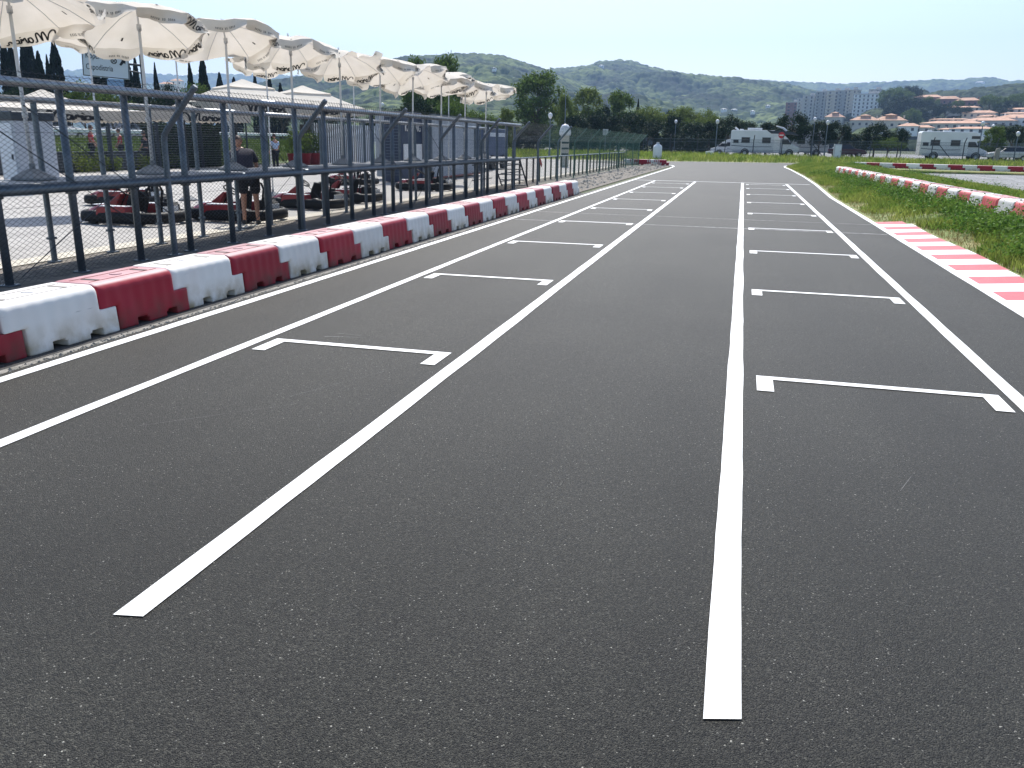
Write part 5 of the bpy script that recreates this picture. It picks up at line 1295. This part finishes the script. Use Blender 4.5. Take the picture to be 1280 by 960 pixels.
# trees behind the umbrella row
TR = [('tall', 520, 72, 105, 44, M_leafA, 'mid green tree rising behind the umbrella row, left of its neighbour'), ('tall', 556, 67, 110, 52, M_leafA, 'highest green tree behind the umbrella row'), ('wide', 520, 118, 92, 60, M_leafB, 'dark spreading tree under the sixth umbrella'),
      ('wide', 560, 116, 96, 60, M_leafA, 'green tree filling the gap under the umbrella row'), ('wide', 600, 132, 100, 56, M_leafA, 'low green tree under the last umbrellas'), ('tall', 632, 135, 110, 30, M_leafC, 'pale green small tree right of the last umbrella'), ('wide', 480, 135, 130, 60, M_leafB, 'dark low tree left of the spreading tree'),
      ('tall', 674, 88, 140, 74, M_leafA, 'large dense oval tree right of the umbrella row'), ('tall', 706, 118, 120, 34, M_leafC, 'yellow green tree right of the large oval tree'), ('tall', 737, 110, 135, 50, M_leafC, 'airy yellow green tree with visible branches'), ('tall', 776, 113, 140, 48, M_leafA, 'green tree right of the airy yellow green one'),
      ('round', 755, 128, 130, 22, M_leafB, 'small dark round tree in front of the airy one'), ('cypress', 798, 125, 170, 7, M_cyp, 'tiny dark cypress above the tree row'), ('wide', 812, 127, 140, 64, M_leafC, 'light green tree top behind the dark row, left of centre'), ('wide', 852, 130, 138, 64, M_leafC, 'light green tree top behind the dark row, centre'),
      ('wide', 884, 134, 136, 50, M_leafC, 'light green tree top at the right end of the dark row'), ('round', 840, 134, 145, 24, M_leafB, 'dark round top poking out of the light green trees')]
for i, (k, px_, yt, Y, wp, m, nm) in enumerate(TR): tree_px(k, px_, yt, Y, wp, m, nm, None, i)
dr = [(640, 158, 40), (668, 154, 40), (700, 156, 36), (722, 143, 42), (746, 139, 40), (768, 144, 40), (792, 141, 40), (818, 149, 40), (842, 143, 36), (866, 153, 40), (888, 150, 30)]
for i, (px_, yt, wp) in enumerate(dr):
    tree_px('dense', px_, yt, 118+(i % 3)*3, wp*1.2, M_leafB, 'dark dense tree of the row behind the fence, %s from the left' % ORD[i+1], 'row of dark dense trees behind the fence', i, 0.0)
rt = [('round', 912, 143, 118, 46, M_leafB, 'dark round tree above the lamp post'), ('dense', 936, 150, 122, 40, M_leafB, 'dark tree behind the camper with dark cab roof'), ('dense', 960, 152, 128, 36, M_leafB, 'dark tree left of the large pine group'), ('round', 992, 139, 113, 48, M_leafB, 'large dark round pine beside the no-entry sign'),
      ('round', 1028, 148, 114, 34, M_leafB, 'dark pine left of the curved lamp'), ('round', 1050, 149, 113, 34, M_leafB, 'dark pine right of the curved lamp'), ('round', 1097, 152, 108, 40, M_leafB, 'dark ball-shaped tree in front of the pale houses'), ('round', 1126, 158, 118, 26, M_leafB, 'dark small tree left of the white camper'), ('wide', 1112, 170, 106, 44, M_leafA, 'grey green bush left of the white camper'),
      ('tall', 1247, 158, 104, 34, M_leafA, 'dense green conical bush right of the white camper'), ('wide', 1270, 152, 125, 50, M_leafB, 'dark tree above the white cars'), ('wide', 1292, 160, 118, 40, M_leafB, 'dark tree cut by the right photo edge'), ('dense', 1010, 158, 140, 40, M_leafB, 'dark tree filling the gap behind the pines'), ('dense', 1068, 166, 128, 44, M_leafB, 'dark low bush behind the electrical cabinet'), ('dense', 884, 156, 135, 46, M_leafB, 'dark low bush behind the silver car')]
for i, (k, px_, yt, Y, wp, m, nm) in enumerate(rt): tree_px(k, px_, yt, Y, wp, m, nm, None, i, .3)

# ------------------------------------------------------------------ hills
def hill_mat(name, a, b_, c, sc):
    m = bpy.data.materials.new(name); m.use_nodes = True; nt = m.node_tree; L = nt.links.new
    b = nt.nodes['Principled BSDF']; b.inputs['Roughness'].default_value = .9; b.inputs['Specular IOR Level'].default_value = .1
    tc = nd(nt, 'ShaderNodeTexCoord'); v = nd(nt, 'ShaderNodeTexVoronoi'); v.inputs['Scale'].default_value = sc; L(tc.outputs['Object'], v.inputs['Vector'])
    sp = nd(nt, 'ShaderNodeSeparateColor'); L(v.outputs['Color'], sp.inputs[0])
    n = nd(nt, 'ShaderNodeTexNoise'); n.inputs['Scale'].default_value = sc*.09; n.inputs['Detail'].default_value = 6; L(tc.outputs['Object'], n.inputs['Vector'])
    ad = nd(nt, 'ShaderNodeMath', operation='MULTIPLY_ADD'); ad.inputs[1].default_value = .42; L(sp.outputs[0], ad.inputs[0])
    r = nd(nt, 'ShaderNodeMapRange'); r.inputs[1].default_value = .36; r.inputs[2].default_value = .62; r.inputs[4].default_value = .62; L(n.outputs[0], r.inputs[0]); L(r.outputs[0], ad.inputs[2])
    cr = nd(nt, 'ShaderNodeValToRGB'); e = cr.color_ramp.elements; e[0].color = (*a, 1); e[1].color = (*c, 1); k = e.new(.5); k.color = (*b_, 1); L(ad.outputs[0], cr.inputs[0]); L(cr.outputs[0], b.inputs['Base Color'])
    return m
M_hillf = hill_mat('forest_canopy', (.004, .012, .006), (.028, .052, .018), (.15, .19, .06), .12)
M_hilld = hill_mat('dark_forest_canopy', (.004, .011, .006), (.018, .034, .014), (.08, .11, .04), .13)
HILLS = []
def ridge(name, sky_, D1, D0, z0, cell, bump, m, nr=110, na=520, power=1.25, back=.35, seed=0, rough=.06):
    px0, px1 = sky_[0][0], sky_[-1][0]; xs = np.linspace(px0, px1, na); yt = np.interp(xs, [p[0] for p in sky_], [p[1] for p in sky_])
    az = []; te = []
    for x, y in zip(xs, yt):
        d = ray(x, y); az.append(math.atan2(d[0], d[1])); te.append(d[2]/math.hypot(d[0], d[1]))
    az = np.array(az); te = np.array(te)
    def zat(A, S):
        """height on the slope; S 0 at the foot, 1 at the crest"""
        t = np.interp(A, az, te); D = D0+(D1-D0)*S; zc = EYE+D1*t
        s = np.clip(S, 0, 1); x = D*np.sin(A); y = D*np.cos(A)
        w_ = np.sin(np.pi*s)
        base = z0+(zc-z0)*s**power
        gul = (fbm(x/(D1*.07)+seed, y/(D1*.07))-.47)*(D1*rough)*w_
        fall = np.where(S > 1, (S-1)*(D1-D0)*.35, 0)
        return base+gul-fall, x, y
    S = np.r_[np.linspace(0, 1, nr), 1+np.linspace(.02, back, 12)]
    Ag, Sg = np.meshgrid(az, S); Z, X, Y = zat(Ag, Sg)
    Z = Z+bump*(canopy_bumps(X, Y, cell)-.75)+bump*.5*(fbm(X/cell*.35, Y/cell*.35)-.47)*np.clip(Sg*3, 0, 1)
    V = np.c_[X.ravel(), Y.ravel(), Z.ravel()]; n = na
    i, j = np.meshgrid(np.arange(len(S)-1), np.arange(na-1), indexing='ij'); q = (i*n+j).ravel(); F = np.c_[q, q+1, q+n+1, q+n]
    o = link(name, fast(name, V, F), m, None, False); props(o, None, None, None, 'structure')
    def solve(px_, py_):
        """distance on this slope whose surface projects to the pixel"""
        d = ray(px_, py_); A = math.atan2(d[0], d[1]); t = d[2]/math.hypot(d[0], d[1]); best = None
        for s in np.linspace(0.0, 1.0, 300):
            z, x, y = zat(np.array(A), np.array(s)); dd = math.hypot(x, y); zz = EYE+dd*t
            if best is None or abs(z-zz) < best[0]: best = (abs(z-zz), float(x), float(y), float(z), dd)
        return best[1:]
    return solve
ridge('far_hills', [(-260, 90), (-100, 86), (40, 84), (75, 88), (120, 86), (160, 92), (200, 92), (230, 94), (260, 91), (300, 93), (330, 91), (360, 94), (400, 95), (480, 100), (560, 110)], 4800, 3000, 20, 20, 12, M_hillf, 90, 900, seed=3)
ridge('far_hills', [(780, 110), (860, 100), (900, 98), (960, 100), (1000, 102), (1045, 104), (1090, 102.5), (1140, 101), (1170, 101), (1205, 99), (1215, 97), (1240, 96), (1252, 98), (1262, 101), (1290, 100), (1400, 97), (1500, 95)], 3600, 2400, 30, 15, 9, M_hillf, 120, 1000, seed=5)
S_main = ridge('main_hill', [(560, 120), (620, 104), (660, 93), (690, 86), (712, 84), (735, 81), (748, 76), (770, 74.5), (790, 76), (806, 81), (830, 87), (860, 92), (900, 96.5), (940, 100), (980, 104), (1020, 114), (1060, 126), (1120, 150)], 2100, 700, 4, 12, 8.5, M_hillf, 420, 1150, seed=8, power=1.1, rough=.035)
S_left = ridge('left_hill', [(300, 112), (340, 100), (372, 96), (396, 92), (415, 92), (428, 90), (446, 84), (470, 77), (500, 71), (540, 69), (575, 67), (600, 66.5), (625, 69), (650, 76), (680, 86), (720, 101), (770, 122), (840, 150)], 1500, 520, 4, 10, 7, M_hillf, 380, 1050, seed=12, power=1.1, rough=.035)
S_right = ridge('right_hill', [(930, 176), (960, 168), (985, 158), (1010, 148), (1040, 142), (1070, 136), (1086, 121), (1100, 116), (1120, 113), (1150, 114), (1180, 114.5), (1200, 112), (1230, 109), (1255, 105), (1280, 104), (1340, 100), (1450, 98)], 1150, 420, 4, 9, 8, M_hilld, 300, 1000, seed=21, power=1.05, rough=.015)
sheet('valley_floor', [(-900, 200), (900, 200), (1100, 700), (-1100, 700)], .0, M_field)

# ------------------------------------------------------------------ buildings
def wall_grid(b, W, H, y, nx, nz, ww, wh, z0=1.0, x0=None, T=None):
    for i in range(nx):
        for k in range(nz):
            x = -W/2+W*(i+.5)/nx; z = z0+(H-z0-.6)*(k+.5)/nz; b.box((x, y, z), (ww, .12, wh), T=T)
def many(name, pts, dims, m, parent, cap=100):
    q = MB(); q.box((0, 0, 0), dims); me = q.mesh(name); me.materials.append(m)
    for p in pts[:cap]: o = link(name, me, None, parent); o.location = p
    if len(pts) > cap:
        q = MB()
        for p in pts[cap:]: q.box(p, dims)
        q.build(name, m, parent)['kind'] = 'stuff'
def block(loc, rz, W, D, H, label, wall, name='apartment_block', floors=11, bays=6, group=None, roofm=None, balc=True):
    r = thing(name, label, 'building', loc, rz, group)
    b = MB(); b.box((0, 0, H/2-4), (W, D, H+8)); b.build('walls', wall, r)
    b = MB(); b.box((0, 0, H+.3), (W+.6, D+.6, .6)); b.box((W*.15, 0, H+1.6), (W*.3, D*.4, 2.2)); b.build('roof', roofm or M_wallg, r)
    fh = (H-1)/floors; Z_ = [1+fh*(k+.5) for k in range(floors)]
    many('window', [(-W/2+W*(i+.5)/bays, -D/2-.05, z) for z in Z_ for i in range(bays)], (W/bays*(.24 if bays < 4 else .36), .12, fh*.62), M_win, r)
    many('side_window', [(s_*(W/2+.05), -D/2+D*(j+.5)/3, z) for z in Z_ for j in range(3) for s_ in (-1, 1)], (.12, D/3*.4, fh*.5), M_win, r)
    many('balcony', [(-W/2+W*(i+.5)/bays, -D/2-.7, z-fh*.5+.55) for z in Z_ for i in range(0, bays, 2)], (W/bays*.8, 1.3, .9), wall, r)
    return r
def at_base(px_, py_, D):
    d = ray(px_, py_); t = D/math.hypot(d[0], d[1]); return (d[0]*t, d[1]*t, EYE+d[2]*t)
M_t1 = mat('tower_beige', (.58, .53, .46), (.64, .59, .52), .05, .85); M_t2 = mat('tower_grey', (.40, .40, .40), (.46, .46, .46), .05, .85)
towers = [(1010, 126, 156, 12, 900, M_wallg, 'grey apartment tower at the left end of the high-rise cluster'), (1024, 122.5, 158, 11, 890, M_t2, 'grey apartment tower second from the left in the high-rise cluster'), (1040, 121.5, 156, 14, 880, M_t1, 'beige apartment tower with dark window strips, third from the left in the cluster'),
          (1052, 121, 155, 12, 875, M_t2, 'grey apartment tower between the two beige ones'), (1063, 120, 152, 11, 870, M_t1, 'beige apartment tower behind the white one'), (1091, 120, 152, 12, 900, M_t2, 'grey apartment tower peeking over the white one'), (1083, 125.5, 157, 26, 820, M_wallw, 'white apartment tower at the right end of the high-rise cluster'), (990, 133, 158, 14, 930, M_walld, 'low reddish block left of the high-rise cluster'), (1001, 129, 158, 10, 920, M_wallg, 'grey block between the reddish block and the towers')]
for (px_, yt, ybs, wp, D, m, lab) in towers:
    x, y, z = at_base(px_, ybs, D); H = (ybs-yt)/FPX*D*1.02; W = wp/FPX*D; block((x, y, z), -math.atan2(x, y)+R_(-18), W*1.02, W*.8+3, H, lab, m, floors=max(5, int(H/3)), bays=2 if wp < 20 else 6, group='apartment towers on the hill')
def house(px0, px1, ytop, ybs, D, label, wall=M_wallc, group='terracotta roofed buildings on the hill', rz=-12, cupola=False, roofm=None):
    xm = (px0+px1)/2; x, y, z = at_base(xm, ybs, D); W = (px1-px0)/FPX*D; H = (ybs-ytop)/FPX*D; dpt = max(8, min(14, W*.5)); rh = min(H*.32, 2.6); hw = H-rh
    r = thing('house', label, 'building', (x, y, z), -math.atan2(x, y)+R_(rz), group)
    b = MB(); b.box((0, 0, hw/2-1.5), (W, dpt, hw+3)); b.build('walls', wall, r)
    b = MB(); o = .5; b.add([(-W/2-o, -dpt/2-o, hw), (W/2+o, -dpt/2-o, hw), (W/2+o, dpt/2+o, hw), (-W/2-o, dpt/2+o, hw), (-W/2+min(dpt*.45, W*.3), 0, hw+rh), (W/2-min(dpt*.45, W*.3), 0, hw+rh)], [(0, 1, 5, 4), (2, 3, 4, 5), (1, 2, 5), (3, 0, 4), (0, 3, 2, 1)])
    if cupola: b.box((0, 0, hw+rh*.9), (W*.3, dpt*.4, 1.6)); b.add([(-W*.2, -dpt*.26, hw+rh*.9+.8), (W*.2, -dpt*.26, hw+rh*.9+.8), (W*.2, dpt*.26, hw+rh*.9+.8), (-W*.2, dpt*.26, hw+rh*.9+.8), (0, 0, hw+rh*.9+1.6)], [(0, 1, 4), (1, 2, 4), (2, 3, 4), (3, 0, 4)])
    b.build('roof', roofm or M_roof, r)
    nf = max(1, int(hw/2.9)); nx = max(2, int(W/3.6))
    many('window', [(-W/2+W*(i+.5)/nx, -dpt/2-.04, hw*(k+.5)/nf) for k in range(nf) for i in range(nx)], (1.3, .1, 1.4), M_win, r)
    for i in range(0, nx, 3):
        c = MB(); c.box((-W/2+W*(i+.7)/nx, dpt*.1, hw+rh*.9), (.7, .7, 1.4)); c.build('chimney', wall, r)
    return r
HS = [(1066, 1094, 148, 160, 640, 'cream villa with a roof lantern below the white tower, left of its twin', M_wallc, True), (1096, 1127, 148, 162, 600, 'cream villa with a roof lantern right of its twin', M_wallc, True), (1033, 1052, 144, 156, 700, 'small cream villa below the grey towers', M_wallc, True),
      (1126, 1146, 156, 166, 560, 'long low white hall behind the camper', M_wallw, False), (1146, 1163, 158, 166, 560, 'low hall with a terracotta roof right of the white hall', M_wallc, False),
      (1161, 1222, 153, 162, 600, 'longest terracotta terrace, directly above the camper', M_wallc, False), (1167, 1211, 149, 153, 680, 'terracotta terrace just behind the longest one', M_wallc, False), (1195, 1238, 160, 167, 540, 'white hall with dark stripes at the right of the camper roof', M_wallw, False),
      (1214, 1262, 149.5, 160, 660, 'grey pink terrace right of the longest terrace', M_wallg, False), (1254, 1300, 146, 158, 620, 'cream building with a rounded front at the right photo edge', M_wallw, False), (1209, 1240, 140, 148, 760, 'stepped terrace above the grey pink one', M_wallc, False), (1225, 1244, 145, 151, 720, 'small orange roofed house in front of the stepped terrace', M_wallc, False),
      (1165, 1195, 134, 139, 850, 'upper row house with a pink roof, left one', M_wallc, False), (1190, 1222, 134, 139.5, 850, 'upper row house with a pink roof, right one', M_wallc, False), (1257, 1285, 141.5, 146, 760, 'terrace with pale roof above the rounded building', M_wallc, False), (1262, 1300, 136, 141, 900, 'hazy grey terrace near the right photo edge', M_wallg, False),
      (1146, 1174, 120.5, 129, 960, 'dark red brick terrace on the ridge, leftmost of four', M_walld, False), (1174, 1196, 122.5, 132, 955, 'dark red brick terrace on the ridge, second of four', M_walld, False), (1198, 1220, 124.5, 134, 950, 'dark red brick terrace on the ridge, third of four', M_walld, False), (1218, 1236, 127, 134, 945, 'dark red brick terrace on the ridge, rightmost of four', M_walld, False),
      (1176, 1192, 161, 166, 545, 'small pale house between the long terrace and the white hall', M_wallc, False)]
for (a, b_, yt, ybs, D, lab, m, cu) in HS:
    D = S_right((a+b_)/2, ybs)[3]-6
    house(a, b_, yt, ybs, D, lab, m, cupola=cu)
for i, (px_, py_, wp, D, lab) in enumerate(((167, 106, 14, 700, 'white house on the far slope behind the road sign mast'), (222, 102, 12, 800, 'white two-storey villa on the slope left of the cypress pair'), (210, 106, 16, 780, 'long pale house left of the two-storey villa'))):
    x, y, z = at_base(px_, py_+4, D); house(px_-wp/2, px_+wp/2, py_-2, py_+5, D, lab, M_wallw, 'scattered white houses on the hills')
for i, (px_, py_, wp, sol, lab) in enumerate(((432-62+3, 99, 6, S_left, 'tiny white house high on the left hill'), (618, 85, 4, S_left, 'tiny white house near the crest of the left hill'))):
    q = sol(px_, py_+1); D = q[3]; house(px_-wp/2, px_+wp/2, py_-.3, py_+1.4, D-8, lab, M_wallw, 'scattered white houses on the hills', roofm=M_wallw)
for i, (px_, py_, wp, D, lab) in enumerate(((905, 136.5, 6, 1150, 'small white house left of a pair on the main hill'), (918, 137, 6, 1150, 'small white house right of a pair on the main hill'), (941, 139, 4, 1100, 'tiny white house right of the pair on the main hill'), (752, 82, 5, 1900, 'tiny white house near the top of the main hill'), (960, 132, 4, 1200, 'tiny white house above the pines'), (1225, 103, 8, 3300, 'pale building on the far right skyline'))):
    D = S_main(px_, py_+1.5)[3]-6 if D < 3000 else D
    house(px_-wp/2, px_+wp/2, py_-.5, py_+1.3, D, lab, M_wallw, 'scattered white houses on the hills', roofm=M_wallw)
# elevated road and trees in front of the town
b = MB(); A = at_base(1050, 171, 380); B_ = at_base(1330, 170, 380)
b.add([(A[0], A[1], A[2]-1.2), (B_[0], B_[1], B_[2]-1.2), (B_[0], B_[1], B_[2]), (A[0], A[1], A[2]), (A[0], A[1]+8, A[2]), (B_[0], B_[1]+8, B_[2])], [(0, 1, 2, 3), (3, 2, 5, 4)]); props(b.build('elevated_road', M_steeld), None, None, None, 'structure')
tw = [(1108, 128, 26), (1122, 126, 28), (1136, 124, 26), (1128, 140, 30), (1148, 138, 28), (1160, 132, 20), (1138, 152, 26), (1150, 150, 24), (1165, 143, 22), (1180, 142, 22), (1200, 143, 20), (1114, 144, 26), (1110, 137, 20), (1196, 134, 16), (1236, 131, 22), (1250, 133, 20), (1262, 136, 18), (1275, 130, 24), (1248, 142, 14), (1258, 140, 14), (1046, 149, 14), (1026, 146, 12), (1060, 151, 12), (1212, 136, 12), (1238, 153, 16)]
for i, (px_, py_, wp) in enumerate(sorted(tw)):
    x, y, z, D = S_right(px_, py_+wp*.33); s = wp/FPX*D; z -= 2
    tree('round' if i % 2 else 'wide', (x, y, z), s*.95, 1.05, M_leafB if i % 3 else M_leafA, 'distant tree among the right hill houses, %s from the left' % ORD[i+1], 'tree', 'distant trees among the hillside houses', i)

# ------------------------------------------------------------------ haze
b = MB(); b.box((0, 2700, 300), (13000, 5600, 602)); hz_o = b.build('haze', None)
hm = bpy.data.materials.new('haze'); hm.use_nodes = True; n_ = hm.node_tree; n_.nodes.remove(n_.nodes['Principled BSDF'])
pv = n_.nodes.new('ShaderNodeVolumePrincipled'); pv.inputs['Density'].default_value = .00018; pv.inputs['Color'].default_value = (.42, .63, 1.0, 1); pv.inputs['Anisotropy'].default_value = .2
n_.links.new(pv.outputs[0], n_.nodes['Material Output'].inputs['Volume']); hz_o.data.materials.append(hm)
props(hz_o, 'thin blue air between the camera and the hills', 'haze', None, 'stuff')
